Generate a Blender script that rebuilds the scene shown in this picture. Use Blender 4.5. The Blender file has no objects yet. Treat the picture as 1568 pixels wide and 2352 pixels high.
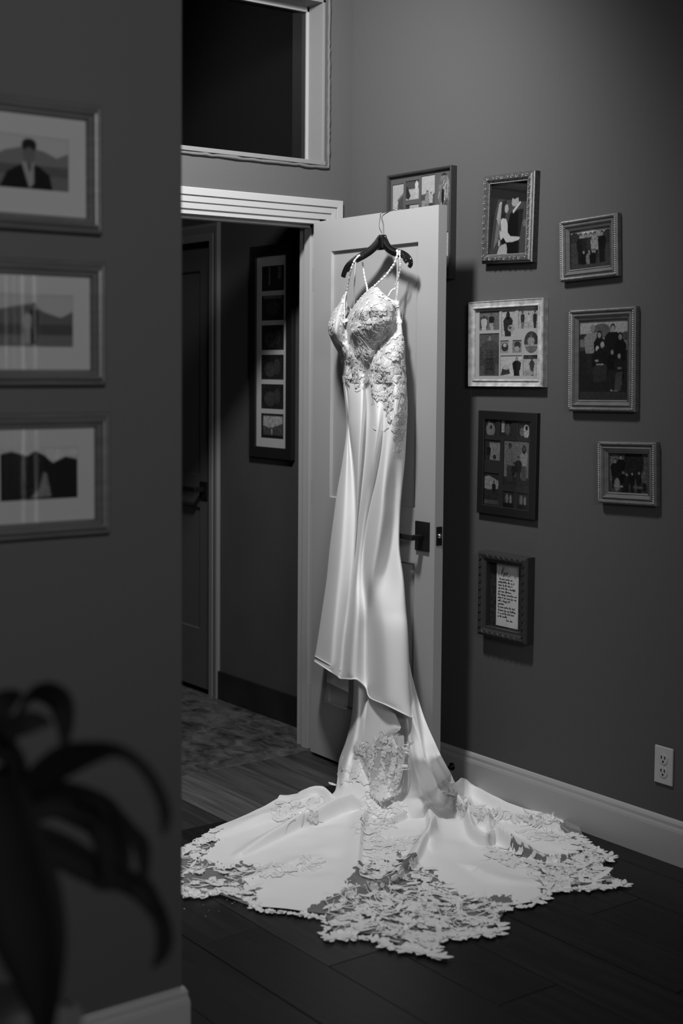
import bpy, bmesh, math, random
import numpy as np
from mathutils import Vector, Matrix
from mathutils.bvhtree import BVHTree
random.seed(7); RNG = np.random.default_rng(7)
S = bpy.context.scene
COL = S.collection

# ------------------------------------------------------------------ camera
W_PX, H_PX = 1568, 2352
V1 = np.array([-1640., 825.]); V2 = np.array([5125., 868.]); PP = np.array([715., 1060.])
FPX = math.sqrt(-(V1 - PP) @ (V2 - PP))
def _dir(v):
    a = np.array([(v[0]-PP[0])/FPX, -(v[1]-PP[1])/FPX, -1.]); return a/np.linalg.norm(a)
_Y = _dir(V1); _X = _dir(V2); _Z = np.cross(_X, _Y)
RW = np.array([_X, _Y, _Z])                      # camera axes -> world
CAMZ = 1.487
CP = np.array([0, 0, CAMZ])
cam_d = bpy.data.cameras.new('camera'); cam = bpy.data.objects.new('camera', cam_d); COL.objects.link(cam)
M = Matrix([list(RW[0])+[0], list(RW[1])+[0], list(RW[2])+[CAMZ], [0, 0, 0, 1]])
cam.matrix_world = M
cam_d.sensor_fit = 'VERTICAL'; cam_d.sensor_height = 36; cam_d.sensor_width = 24
cam_d.lens = FPX/H_PX*36
cam_d.shift_x = (W_PX/2-PP[0])/H_PX; cam_d.shift_y = -(H_PX/2-PP[1])/H_PX
cam_d.clip_start = .05
cam_d.dof.use_dof = True; cam_d.dof.focus_distance = 4.7; cam_d.dof.aperture_fstop = 2.4
S.camera = cam

# ------------------------------------------------------------------ world, lights, exposure
wd = bpy.data.worlds.new('world'); S.world = wd; wd.use_nodes = True
wd.node_tree.nodes['Background'].inputs[0].default_value = (.5, .5, .5, 1)
wd.node_tree.nodes['Background'].inputs[1].default_value = 0.01
S.view_settings.view_transform = 'Standard'; S.view_settings.look = 'None'
S.view_settings.gamma = 1; S.view_settings.use_curve_mapping = False
S.view_settings.exposure = 0.0
CEIL = 3.15
LAMP = (2.14, 3.24, 3.00)
def area(name, loc, power, sx, sy, aim, shape='RECTANGLE', spread=180):
    l = bpy.data.lights.new(name, 'AREA'); o = bpy.data.objects.new(name, l); COL.objects.link(o)
    l.shape = shape; l.size = sx; l.size_y = sy; l.energy = power; l.spread = math.radians(spread)
    o.location = loc; o.rotation_euler = Vector(aim).to_track_quat('-Z', 'Y').to_euler(); return o
AIM = (.32, .92, -.94)
def spot(name, loc, power, size, blend, rad, aim):
    l = bpy.data.lights.new(name, 'SPOT'); o = bpy.data.objects.new(name, l); COL.objects.link(o)
    l.energy = power; l.spot_size = math.radians(size); l.spot_blend = blend; l.shadow_soft_size = rad
    o.location = loc; o.rotation_euler = Vector(aim).to_track_quat('-Z', 'Y').to_euler(); return o
spot('ceiling_lamp', LAMP, 228, 164, 1.0, .11, AIM)
area('fill_light', (.3, -1.6, 2.6), 19, 1.0, .8, (.24, 1, -.16), 'RECTANGLE', 88)  # unseen fill light added behind the camera to brighten the left wall

# ------------------------------------------------------------------ pixel-to-point helpers
def ray(x, y):
    return RW @ np.array([(x-PP[0])/FPX, -(y-PP[1])/FPX, -1.])
def floorp(x, y, z=0.):
    r = ray(x, y); return CP + r*(z-CAMZ)/r[2]
def onx(x, y, X0): r = ray(x, y); return CP + r*X0/r[0]
def ony(x, y, Y0): r = ray(x, y); return CP + r*Y0/r[1]
HINGE = np.array([3.120, 4.262, 0.]); FREE = np.array([3.100, 3.535, 0.])
DU = (FREE-HINGE)/np.linalg.norm(FREE-HINGE); DN = np.array([DU[1], -DU[0], 0.])
if DN[0] > 0: DN = -DN
def dp(x, y, d=0.):
    r = ray(x, y); t = ((HINGE + DN*d - CP) @ DN)/(r @ DN); return CP + r*t
def uz(u, z, d=0.): return HINGE + DU*u + DN*d + np.array([0, 0, z])

# ------------------------------------------------------------------ materials
MATS = {}
def mat(name, v=.5, rough=.5, spec=.5, noise=None, bump=None, metal=0., coat=0., sheen=0.):
    """noise=(scale xyz, amount, detail, world?) ; bump=(scale, strength)"""
    if name in MATS: return MATS[name]
    m = bpy.data.materials.new(name); m.use_nodes = True; nt = m.node_tree; b = nt.nodes['Principled BSDF']
    b.inputs['Base Color'].default_value = (v, v, v, 1); b.inputs['Roughness'].default_value = rough
    b.inputs['Specular IOR Level'].default_value = spec; b.inputs['Metallic'].default_value = metal
    b.inputs['Coat Weight'].default_value = coat; b.inputs['Sheen Weight'].default_value = sheen
    N, L = nt.nodes, nt.links
    if noise or bump: geo = N.new('ShaderNodeNewGeometry')
    if noise:
        sc, amt, det = noise
        mp = N.new('ShaderNodeMapping'); mp.inputs['Scale'].default_value = sc if isinstance(sc, tuple) else (sc,)*3
        L.new(geo.outputs['Position'], mp.inputs['Vector'])
        tx = N.new('ShaderNodeTexNoise'); tx.inputs['Scale'].default_value = 1; tx.inputs['Detail'].default_value = det
        L.new(mp.outputs[0], tx.inputs['Vector'])
        mr = N.new('ShaderNodeMapRange'); mr.inputs[1].default_value = .25; mr.inputs[2].default_value = .75
        mr.inputs[3].default_value = v*(1-amt); mr.inputs[4].default_value = v*(1+amt)
        L.new(tx.outputs[0], mr.inputs[0]); L.new(mr.outputs[0], b.inputs['Base Color'])
    if bump:
        sc, st = bump
        tx = N.new('ShaderNodeTexNoise'); tx.inputs['Scale'].default_value = sc; tx.inputs['Detail'].default_value = 4
        L.new(geo.outputs['Position'], tx.inputs['Vector'])
        bp = N.new('ShaderNodeBump'); bp.inputs['Strength'].default_value = st; bp.inputs['Distance'].default_value = .002
        L.new(tx.outputs[0], bp.inputs['Height']); L.new(bp.outputs[0], b.inputs['Normal'])
    MATS[name] = m; return m
WALL = mat('wall_paint', .075, .75, .25, bump=(260, .25))
CEILM = mat('ceiling_paint', .20, .9, .1)
WHITE = mat('white_trim_paint', .36, .38, .4, bump=(120, .08))
DOORW = mat('white_door_paint', .34, .42, .4, bump=(140, .08))
BLACKM = mat('matt_black_metal', .008, .45, .3)
STEEL = mat('bright_steel', .6, .22, .5, metal=1.)
HANG = mat('black_gloss_plastic', .006, .12, .6)
SATIN = mat('ivory_satin', .80, .55, .3, sheen=.15, bump=(900, .10))
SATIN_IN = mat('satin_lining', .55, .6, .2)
LACE = mat('lace_thread', .74, .45, .5)
LACEB = mat('lace_thread_bodice', .62, .45, .5)
BASEDARK = mat('dark_stone_skirting', .014, .4, .4, noise=(6, .4, 5))
PLASTER = mat('rough_plaster', .105, .8, .2, bump=(60, .8))
HALL_SHADED = mat('hall_paint_shaded', .055, .8, .2, bump=(200, .2), noise=(3, .12, 3))  # wall paint repeated darker for the hall, its dimness put into the colour
OUTLET = mat('outlet_plastic', .42, .4, .4)
SLOT = mat('outlet_slot', .004, .6, .1)
PAPER = mat('note_paper', .50, .8, .1, noise=(30, .08, 4))
INK = mat('ink', .03, .8, .1)
SOIL = mat('potting_soil', .03, .9, .1); POT = mat('pot_ceramic', .12, .4, .4); LEAF = mat('leaf_dark', .008, .8, .08); STANDM = mat('stand_wood', .06, .5, .3)

def wood_mat():
    m = bpy.data.materials.new('oak_plank'); m.use_nodes = True; nt = m.node_tree; N, L = nt.nodes, nt.links
    b = N['Principled BSDF']; b.inputs['Roughness'].default_value = .42; b.inputs['Specular IOR Level'].default_value = .35
    geo = N.new('ShaderNodeNewGeometry'); oi = N.new('ShaderNodeObjectInfo')
    cmb = N.new('ShaderNodeCombineXYZ'); mul = N.new('ShaderNodeMath'); mul.operation = 'MULTIPLY'; mul.inputs[1].default_value = 37.
    L.new(oi.outputs['Random'], mul.inputs[0]); L.new(mul.outputs[0], cmb.inputs[1]); L.new(mul.outputs[0], cmb.inputs[0])
    add = N.new('ShaderNodeVectorMath'); L.new(geo.outputs['Position'], add.inputs[0]); L.new(cmb.outputs[0], add.inputs[1])
    mp = N.new('ShaderNodeMapping'); mp.inputs['Scale'].default_value = (34, 2.2, 10); L.new(add.outputs[0], mp.inputs[0])
    t1 = N.new('ShaderNodeTexNoise'); t1.inputs['Scale'].default_value = 1; t1.inputs['Detail'].default_value = 7; t1.inputs['Distortion'].default_value = 1.2
    L.new(mp.outputs[0], t1.inputs['Vector'])
    mr = N.new('ShaderNodeMapRange'); mr.inputs[1].default_value = .3; mr.inputs[2].default_value = .72; mr.inputs[3].default_value = .55; mr.inputs[4].default_value = 1.35
    L.new(t1.outputs[0], mr.inputs[0])
    mu = N.new('ShaderNodeMath'); mu.operation = 'MULTIPLY'; L.new(mr.outputs[0], mu.inputs[0]); L.new(oi.outputs['Color'], mu.inputs[1])
    L.new(mu.outputs[0], b.inputs['Base Color'])
    bp = N.new('ShaderNodeBump'); bp.inputs['Strength'].default_value = .3; bp.inputs['Distance'].default_value = .002
    L.new(t1.outputs[0], bp.inputs['Height']); L.new(bp.outputs[0], b.inputs['Normal'])
    return m
WOOD = wood_mat()
def slate_mat():
    m = bpy.data.materials.new('slate_tile'); m.use_nodes = True; nt = m.node_tree; N, L = nt.nodes, nt.links
    b = N['Principled BSDF']; b.inputs['Roughness'].default_value = .38
    geo = N.new('ShaderNodeNewGeometry'); oi = N.new('ShaderNodeObjectInfo')
    mul = N.new('ShaderNodeMath'); mul.operation = 'MULTIPLY'; mul.inputs[1].default_value = 20.
    L.new(oi.outputs['Random'], mul.inputs[0])
    add = N.new('ShaderNodeVectorMath'); L.new(geo.outputs['Position'], add.inputs[0]); L.new(mul.outputs[0], add.inputs[1])
    t1 = N.new('ShaderNodeTexNoise'); t1.inputs['Scale'].default_value = 1; t1.inputs['Detail'].default_value = 9; t1.inputs['Distortion'].default_value = .7; t1.inputs['Roughness'].default_value = .68
    mp = N.new('ShaderNodeMapping'); mp.inputs['Scale'].default_value = (16, 9, 9); L.new(add.outputs[0], mp.inputs[0]); L.new(mp.outputs[0], t1.inputs['Vector'])
    cr = N.new('ShaderNodeValToRGB'); e = cr.color_ramp.elements
    e[0].position = .36; e[0].color = (.016,)*3+(1,); e[1].position = .68; e[1].color = (.12,)*3+(1,)
    L.new(t1.outputs[0], cr.inputs[0]); L.new(cr.outputs[0], b.inputs['Base Color'])
    bp = N.new('ShaderNodeBump'); bp.inputs['Strength'].default_value = .5; bp.inputs['Distance'].default_value = .004
    L.new(t1.outputs[0], bp.inputs['Height']); L.new(bp.outputs[0], b.inputs['Normal'])
    return m
SLATE = slate_mat()
def glass_mat(nm, tint):
    m = bpy.data.materials.new(nm); m.use_nodes = True; nt = m.node_tree; N, L = nt.nodes, nt.links
    N.remove(N['Principled BSDF']); out = N['Material Output']
    fr = N.new('ShaderNodeFresnel'); fr.inputs[0].default_value = 1.45
    tr = N.new('ShaderNodeBsdfTransparent'); tr.inputs[0].default_value = (tint, tint, tint, 1)
    gl = N.new('ShaderNodeBsdfGlossy'); gl.inputs['Roughness'].default_value = .03
    ge = N.new('ShaderNodeNewGeometry'); iv = N.new('ShaderNodeMath'); iv.operation = 'SUBTRACT'; iv.inputs[0].default_value = 1.; L.new(ge.outputs['Backfacing'], iv.inputs[1])
    ml = N.new('ShaderNodeMath'); ml.operation = 'MULTIPLY'; L.new(fr.outputs[0], ml.inputs[0]); L.new(iv.outputs[0], ml.inputs[1])
    mx = N.new('ShaderNodeMixShader'); L.new(ml.outputs[0], mx.inputs[0]); L.new(tr.outputs[0], mx.inputs[1]); L.new(gl.outputs[0], mx.inputs[2])
    L.new(mx.outputs[0], out.inputs[0]); return m
GLASS = glass_mat('picture_glass', .95); GLASSD = glass_mat('dimming_glass', .5)  # second glass: tint added to dim the hall behind the transom
def tulle_mat(name, op, v=.8):
    m = bpy.data.materials.new(name); m.use_nodes = True; nt = m.node_tree; N, L = nt.nodes, nt.links
    b = N['Principled BSDF']; b.inputs['Base Color'].default_value = (v, v, v, 1); b.inputs['Roughness'].default_value = .6
    tr = N.new('ShaderNodeBsdfTransparent'); mx = N.new('ShaderNodeMixShader'); mx.inputs[0].default_value = op
    L.new(tr.outputs[0], mx.inputs[1]); L.new(b.outputs[0], mx.inputs[2]); L.new(mx.outputs[0], N['Material Output'].inputs[0]); return m
TULLE = tulle_mat('tulle_net', .22)
TULLE2 = tulle_mat('tulle_net_dense', .62)
def print_mat():
    m = bpy.data.materials.new('photo_print'); m.use_nodes = True; nt = m.node_tree; N, L = nt.nodes, nt.links
    b = N['Principled BSDF']; b.inputs['Roughness'].default_value = .5; b.inputs['Specular IOR Level'].default_value = .05
    at = N.new('ShaderNodeVertexColor'); at.layer_name = 'print'; L.new(at.outputs[0], b.inputs['Base Color']); return m
PRINT = print_mat()

# ------------------------------------------------------------------ mesh helpers
def tag(o, label=None, cat=None, group=None, kind=None):
    if label: o['label'] = label
    if cat: o['category'] = cat
    if group: o['group'] = group
    if kind: o['kind'] = kind
    return o
def obj(name, bm, m, parent=None, smooth=False):
    me = bpy.data.meshes.new(name); bm.normal_update(); bm.to_mesh(me); bm.free()
    return objm(name, me, m, parent, smooth)
def objm(name, me, m, parent=None, smooth=False):
    if m: me.materials.append(m)
    if smooth: me.polygons.foreach_set('use_smooth', [True]*len(me.polygons))
    o = bpy.data.objects.new(name, me); COL.objects.link(o)
    if parent: o.parent = parent
    return o
def pyobj(name, V, F, m, parent=None, smooth=False):
    me = bpy.data.meshes.new(name); me.from_pydata([tuple(map(float, v)) for v in V], [], F); me.update()
    return objm(name, me, m, parent, smooth)
def empty(name, loc=(0, 0, 0), mtx=None):
    o = bpy.data.objects.new(name, None); COL.objects.link(o); o.empty_display_size = .05
    if mtx is not None: o.matrix_world = mtx
    else: o.location = loc
    return o
def box(bm, a, b, bev=0.):
    a, b = np.minimum(a, b), np.maximum(a, b)
    r = bmesh.ops.create_cube(bm, size=1.)
    vs = r['verts']
    for v in vs: v.co = Vector([(a[i]+b[i])/2 + v.co[i]*(b[i]-a[i]) for i in range(3)])
    if bev > 0:
        es = list({e for v in vs for e in v.link_edges})
        bmesh.ops.bevel(bm, geom=es, offset=bev, segments=2, affect='EDGES', profile=.5)
def boxes(name, lst, m, parent=None, bev=0.):
    bm = bmesh.new()
    for a, b in lst: box(bm, a, b, bev)
    return obj(name, bm, m, parent)
def tube_vf(P, R, n=8, N0=None, flat=None):
    """sweep an ellipse along P. R radius list; flat=(normal vector, thickness radius)"""
    P = [np.array(p, float) for p in P]; V = []; F = []; k = len(P)
    if not hasattr(R, '__len__'): R = [R]*k
    up = None
    for i in range(k):
        T = P[min(i+1, k-1)]-P[max(i-1, 0)]; T = T/(np.linalg.norm(T)+1e-12)
        if flat is not None:
            Nn = np.array(flat[0], float); Nn = Nn - T*(Nn@T); Nn /= np.linalg.norm(Nn)+1e-12
        else:
            if up is None:
                a = np.array([0, 0, 1.]) if abs(T[2]) < .9 else np.array([1., 0, 0]); up = a
            Nn = up - T*(up@T); Nn /= np.linalg.norm(Nn)+1e-12; up = Nn
        B = np.cross(T, Nn)
        rn = flat[1] if flat is not None else R[i]
        if flat is not None: rn = min(rn, R[i]*1.0)
        for j in range(n):
            a = 2*math.pi*j/n; V.append(P[i] + B*R[i]*math.cos(a) + Nn*rn*math.sin(a))
    for i in range(k-1):
        for j in range(n):
            F.append((i*n+j, i*n+(j+1) % n, (i+1)*n+(j+1) % n, (i+1)*n+j))
    F.append(tuple(range(n-1, -1, -1))); F.append(tuple((k-1)*n+j for j in range(n)))
    return V, F
class Acc:
    def __init__(s): s.V = []; s.F = []
    def add(s, V, F):
        o = len(s.V); s.V.extend(V); s.F.extend([tuple(i+o for i in f) for f in F])
    def obj(s, name, m, parent=None, smooth=True):
        return pyobj(name, s.V, s.F, m, parent, smooth)
def cr1(A, n):
    """Catmull-Rom resample of array A (k,...) to n samples"""
    A = np.asarray(A, float); k = len(A); out = []
    for t in np.linspace(0, k-1, n):
        i = min(int(t), k-2); f = t-i
        p0, p1, p2, p3 = A[max(i-1, 0)], A[i], A[i+1], A[min(i+2, k-1)]
        if i == 0: p0 = 2*A[0]-A[1]
        if i+2 > k-1: p3 = 2*A[-1]-A[-2]
        out.append(.5*((2*p1)+(p2-p0)*f+(2*p0-5*p1+4*p2-p3)*f*f+(3*p1-p0-3*p2+p3)*f**3))
    return np.array(out)
def net(rows, nu, nv):
    A = np.array(rows, float)                      # (rows, cols, 3)
    A = cr1(A, nv)                                 # along rows
    return cr1(A.transpose(1, 0, 2), nu).transpose(1, 0, 2)
def grid_faces(nv, nu):
    return [(i*nu+j, i*nu+j+1, (i+1)*nu+j+1, (i+1)*nu+j) for i in range(nv-1) for j in range(nu-1)]
def ribbon_vf(P, w, nrm, th=.0006):
    P = [np.array(p, float) for p in P]; V = []; F = []; k = len(P)
    if not hasattr(w, '__len__'): w = [w]*k
    for i in range(k):
        T = P[min(i+1, k-1)]-P[max(i-1, 0)]; T /= np.linalg.norm(T)+1e-12
        B = np.cross(T, nrm); B /= np.linalg.norm(B)+1e-12
        V += [P[i]-B*w[i]/2, P[i]+B*w[i]/2, P[i]+B*w[i]/2+np.array(nrm)*th, P[i]-B*w[i]/2+np.array(nrm)*th]
    for i in range(k-1):
        a, b = 4*i, 4*i+4
        for j in range(4): F.append((a+j, a+(j+1) % 4, b+(j+1) % 4, b+j))
    F += [(3, 2, 1, 0), (4*k-4, 4*k-3, 4*k-2, 4*k-1)]
    return V, F
ST = 'structure'

# ------------------------------------------------------------------ shell
XW = 3.32; YB = 4.29; YB2 = 4.41; YL = 2.56; XLE = 1.53; YEND = 7.4; YS = -2.6; XF = -2.4
OP_L, OP_R, OP_T = 2.385, 3.183, 2.038           # door opening
TR_L, TR_R, TR_B, TR_T = 2.20, 3.190, 2.244, 2.852
tag(boxes('floor', [((XF-.1, YS, -.12), (XW+.1, YEND+.1, -.014))], mat('sub_floor', .012, .8, .1)), kind=ST)
FLOOR = bpy.data.objects['floor']
tag(boxes('wall_right', [((XW, YS, -.02), (XW+.12, YB2-.01, CEIL))], WALL), kind=ST)
tag(boxes('wall_hall_right', [((XW, YB2-.01, -.02), (XW+.12, 5.31, CEIL)), ((XW, 5.31, 2.04), (XW+.12, 6.12, CEIL)), ((XW, 6.12, -.02), (XW+.12, YEND, CEIL))], HALL_SHADED), kind=ST)
tag(boxes('wall_back', [((XF, YB, -.02), (OP_L, YB2, TR_B)), ((OP_R+.0, YB, -.02), (XW, YB2, TR_B)), ((OP_L, YB, OP_T), (OP_R, YB2, TR_B)),
                        ((XF, YB, TR_B), (TR_L, YB2, TR_T)), ((TR_R, YB, TR_B), (XW, YB2, TR_T)), ((XF, YB, TR_T), (XW, YB2, CEIL))], WALL), kind=ST)
tag(boxes('wall_left', [((-1.2, YL, -.02), (XLE, YL+.14, CEIL))], WALL), kind=ST)
tag(boxes('wall_far_left', [((XF-.1, YS, -.02), (XF, YB2, CEIL))], WALL), kind=ST)
tag(boxes('wall_hall_left', [((2.02, YB2, -.02), (2.12, YEND, CEIL))], HALL_SHADED), kind=ST)
tag(boxes('wall_hall_end', [((2.02, YEND, -.02), (XW+.12, YEND+.1, CEIL))], HALL_SHADED), kind=ST)
tag(boxes('ceiling', [((XF-.1, YS, CEIL), (XW+.12, YEND+.1, CEIL+.1))], CEILM), kind=ST)

# planks (children of the floor): x lines every 0.195 m, running along y
def plank(x0, x1, y0, y1, tone=None):
    g = .0012; bm = bmesh.new(); box(bm, (x0+g, y0+g, -.014), (x1-g, y1-g, 0.+random.uniform(-.0006, .0004)), .0012)
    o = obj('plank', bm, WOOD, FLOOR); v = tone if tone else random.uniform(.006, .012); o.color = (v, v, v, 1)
xk = XW - .013
xs = [3.3075]; x = 3.215
while x > .75: xs.append(x); x -= .1965
xs.append(x)
ENDS = {5: [(3.79, .030), (2.30, .008)], 4: [(3.05, .085), (1.4, .011)], 3: [(3.42, .060), (2.1, .009)], 2: [(3.9, .052), (2.55, .010), (1.1, .007)], 1: [(3.6, .030), (2.0, .007)], 0: [(3.3, .026), (1.8, .007)], 6: [(3.3, .014), (2.7, .022), (1.5, .009)], 7: [(3.0, .012), (1.6, .009)]}  # tones: plank colour plus painted light falloff, paler by the door, darker in front
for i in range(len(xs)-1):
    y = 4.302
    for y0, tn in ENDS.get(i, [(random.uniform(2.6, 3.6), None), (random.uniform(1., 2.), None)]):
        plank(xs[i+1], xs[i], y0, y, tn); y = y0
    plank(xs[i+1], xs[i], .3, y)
# coarser planks outside the picture, left part behind the left wall
for i in range(12):
    xr = xs[-1]-.1965*i
    plank(xr-.1965, xr, -2.4, 4.302)
# slate tiles in the hall
ty = [4.302, 4.398, 4.812, 5.22, 5.63, 6.04, 6.45, 6.86, 7.27, 7.4]
tx = [2.12, 2.36, 2.763, 3.166, 3.318]
boxes('grout', [((2.12, 4.303, -.0139), (XW-.001, 7.4, -.0028))], mat('grout_line', .10, .9, .1), FLOOR)
def tile(x0, x1, y0, y1):
    g = .0022; bm = bmesh.new(); box(bm, (x0+g, y0+g, -.014), (x1-g, y1-g, random.uniform(-.0012, .0012)), .002); obj('tile', bm, SLATE, FLOOR)
for j in range(len(ty)-1):
    off = 0
    for i in range(len(tx)-1):
        if j == 0: continue
        tile(tx[i], tx[i+1], ty[j], ty[j+1])
for a, b in ((2.385, 2.50), (2.50, 3.0), (3.0, 3.163)): tile(a, b, 4.304, 4.398)
# plaster edges
def run_profile(name, prof, path, m, closed=False, parent=None, kind=ST):
    """prof: list of (across, out); path: list of (point, across dir, out dir)"""
    V = []; F = []; n = len(prof)
    for p, a, o in path:
        for s, t in prof: V.append(np.array(p)+np.array(a)*s+np.array(o)*t)
    k = len(path)
    for i in range(k-1 if not closed else k):
        for j in range(n-1):
            a = i*n+j; b = ((i+1) % k)*n+j; F.append((a, a+1, b+1, b))
    if not closed: F += [tuple(range(n)), tuple((k-1)*n+j for j in range(n-1, -1, -1))]
    bm = bmesh.new(); vs = [bm.verts.new(tuple(v)) for v in V]
    for f in F:
        try: bm.faces.new([vs[i] for i in f])
        except ValueError: pass
    bmesh.ops.recalc_face_normals(bm, faces=bm.faces)
    o = obj(name, bm, m, parent)
    if kind and not parent: o['kind'] = kind
    return o
# baseboards: prof across = z, out = from wall
BB = [(0, 0), (0, .014), (.100, .014), (.108, .0125), (.114, .010), (.124, .010), (.132, .006), (.135, 0)]
X_, Y_, Z_ = np.eye(3)
run_profile('baseboard_right', BB, [((XW, YS, 0), Z_, -X_), ((XW, YB-.0, 0), Z_, -X_)], WHITE)
c45 = math.sqrt(2)
run_profile('baseboard_left', BB, [((-1.2, YL, 0), Z_, -Y_), ((XLE, YL, 0), Z_, -Y_+X_), ((XLE, YL+.14, 0), Z_, X_+Y_), ((-1.2, YL+.14, 0), Z_, Y_)], WHITE)
run_profile('baseboard_back', BB, [((XF, YB, 0), Z_, -Y_), ((OP_L-.075, YB, 0), Z_, -Y_)], WHITE)
boxes('baseboard_hall', [((XW-.012, YB2, 0), (XW, 5.225, .125))], BASEDARK, None, .001)['kind'] = ST
# door opening: casing (stepped), jamb, stop
CS = [(0, 0), (0, .010), (.019, .011), (.0205, .0065), (.0225, .0065), (.024, .0135), (.043, .0145), (.0445, .009), (.0465, .009), (.048, .018), (.072, .019), (.074, .017), (.074, 0)]
def casing(name, l, r, t, yy, oy, m):
    return run_profile(name, CS, [((l, yy, 0), -X_, oy), ((l, yy, t), -X_+Z_, oy), ((r, yy, t), X_+Z_, oy), ((r, yy, 0), X_, oy)], m)
casing('trim_1', OP_L+.005, OP_R+.008, OP_T+.0, YB, -Y_, WHITE)
bm = bmesh.new()
box(bm, (OP_R-.0, YB-.004, 0), (OP_R-.018, YB2+.004, OP_T)); box(bm, (OP_L, YB-.004, 0), (OP_L+.018, YB2+.004, OP_T))
box(bm, (OP_L, YB-.004, OP_T-.018), (OP_R, YB2+.004, OP_T))
box(bm, (OP_R-.018, YB+.042, 0), (OP_R-.029, YB+.080, OP_T-.018), .001); box(bm, (OP_L+.018, YB+.042, 0), (OP_L+.029, YB+.080, OP_T-.018), .001)
box(bm, (OP_L+.018, YB+.042, OP_T-.018), (OP_R-.018, YB+.080, OP_T-.029), .001)
tag(obj('trim_2', bm, WHITE), kind=ST)
# transom window above the door
win = empty('window_1', (2.7, YB, TR_B)); win['kind'] = ST
t = .012
def wloc(o): o.parent = win; o.matrix_parent_inverse = win.matrix_world.inverted(); return o
bpy.context.view_layer.update()
wloc(boxes('window_frame', [((TR_L, YB-.006, TR_B-.004), (TR_R, YB+.085, TR_B+t)), ((TR_R-.004, YB-.005, TR_B-.004), (TR_R-.004-t, YB+.085, TR_T)),
                            ((TR_L, YB-.005, TR_T-t), (TR_R-.004, YB+.085, TR_T+.002)), ((TR_L, YB-.005, TR_B), (TR_L+t, YB+.085, TR_T))], mat('aged_window_paint', .17, .5, .3, bump=(90, .3)), None, .0015))
wloc(boxes('window_stop', [((TR_L, YB+.0855, TR_B), (TR_R-.002, YB2, TR_B+.020)), ((TR_R-.024, YB+.0855, TR_B), (TR_R-.001, YB2, TR_T)), ((TR_L, YB+.0855, TR_T-.03), (TR_R-.003, YB2, TR_T))],
           mat('grey_stop_paint', .30, .6, .2), None, .001))
wloc(boxes('window_pane', [((TR_L+t, YB+.094, TR_B+.018), (TR_R-.02, YB+.098, TR_T-.02))], GLASSD))
# rough plaster bead round the transom
V = []; F = []
pts = [(TR_R+.010, z) for z in np.linspace(TR_T+.01, TR_B-.012, 46)] + [(x, TR_B-.012) for x in np.linspace(TR_R+.0, TR_L, 40)]
for k, (xx, zz) in enumerate(pts):
    j = RNG.normal(0, .0009, 2); V.append((xx+j[0]+.004, YB-.0035, zz+j[1]))
Vt, Ft = tube_vf(V, [.0055+abs(RNG.normal(0, .0013)) for _ in V], 6)
tag(pyobj('trim_3', Vt, Ft, PLASTER, None, True), kind=ST)
w2 = empty('window_2', (XW-.03, -2.2, 1.3)); w2['kind'] = ST
DAY = bpy.data.materials.new('daylight_pane'); DAY.use_nodes = True; DAY.node_tree.nodes['Principled BSDF'].inputs['Emission Color'].default_value = (1, 1, 1, 1); DAY.node_tree.nodes['Principled BSDF'].inputs['Emission Strength'].default_value = 2.6
boxes('window_frame', [((.0, -.30, -.98), (.028, -.26, .98)), ((.0, .26, -.98), (.028, .30, .98)), ((.0, -.30, .94), (.028, .30, .98)), ((.0, -.30, -.98), (.028, .30, -.94))], WHITE, w2)
boxes('window_pane', [((.012, -.26, -.94), (.018, .26, .94))], DAY, w2)
CURT = mat('curtain_cloth', .12, .9, .1)
for ya, yb in ((-.28, -.21), (-.16, -.09), (-.045, .02), (.06, .12), (.175, .28)):
    ys = np.linspace(ya, yb, 14); V = []
    for zz in np.linspace(-1., 1., 12):
        for k, yy in enumerate(ys): V.append((-.03+.012*math.sin(k*1.6+zz*.8), yy+.006*math.sin(zz*4+ya*9), zz))
    pyobj('curtain', V, grid_faces(12, 14), CURT, w2, True)
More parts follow.
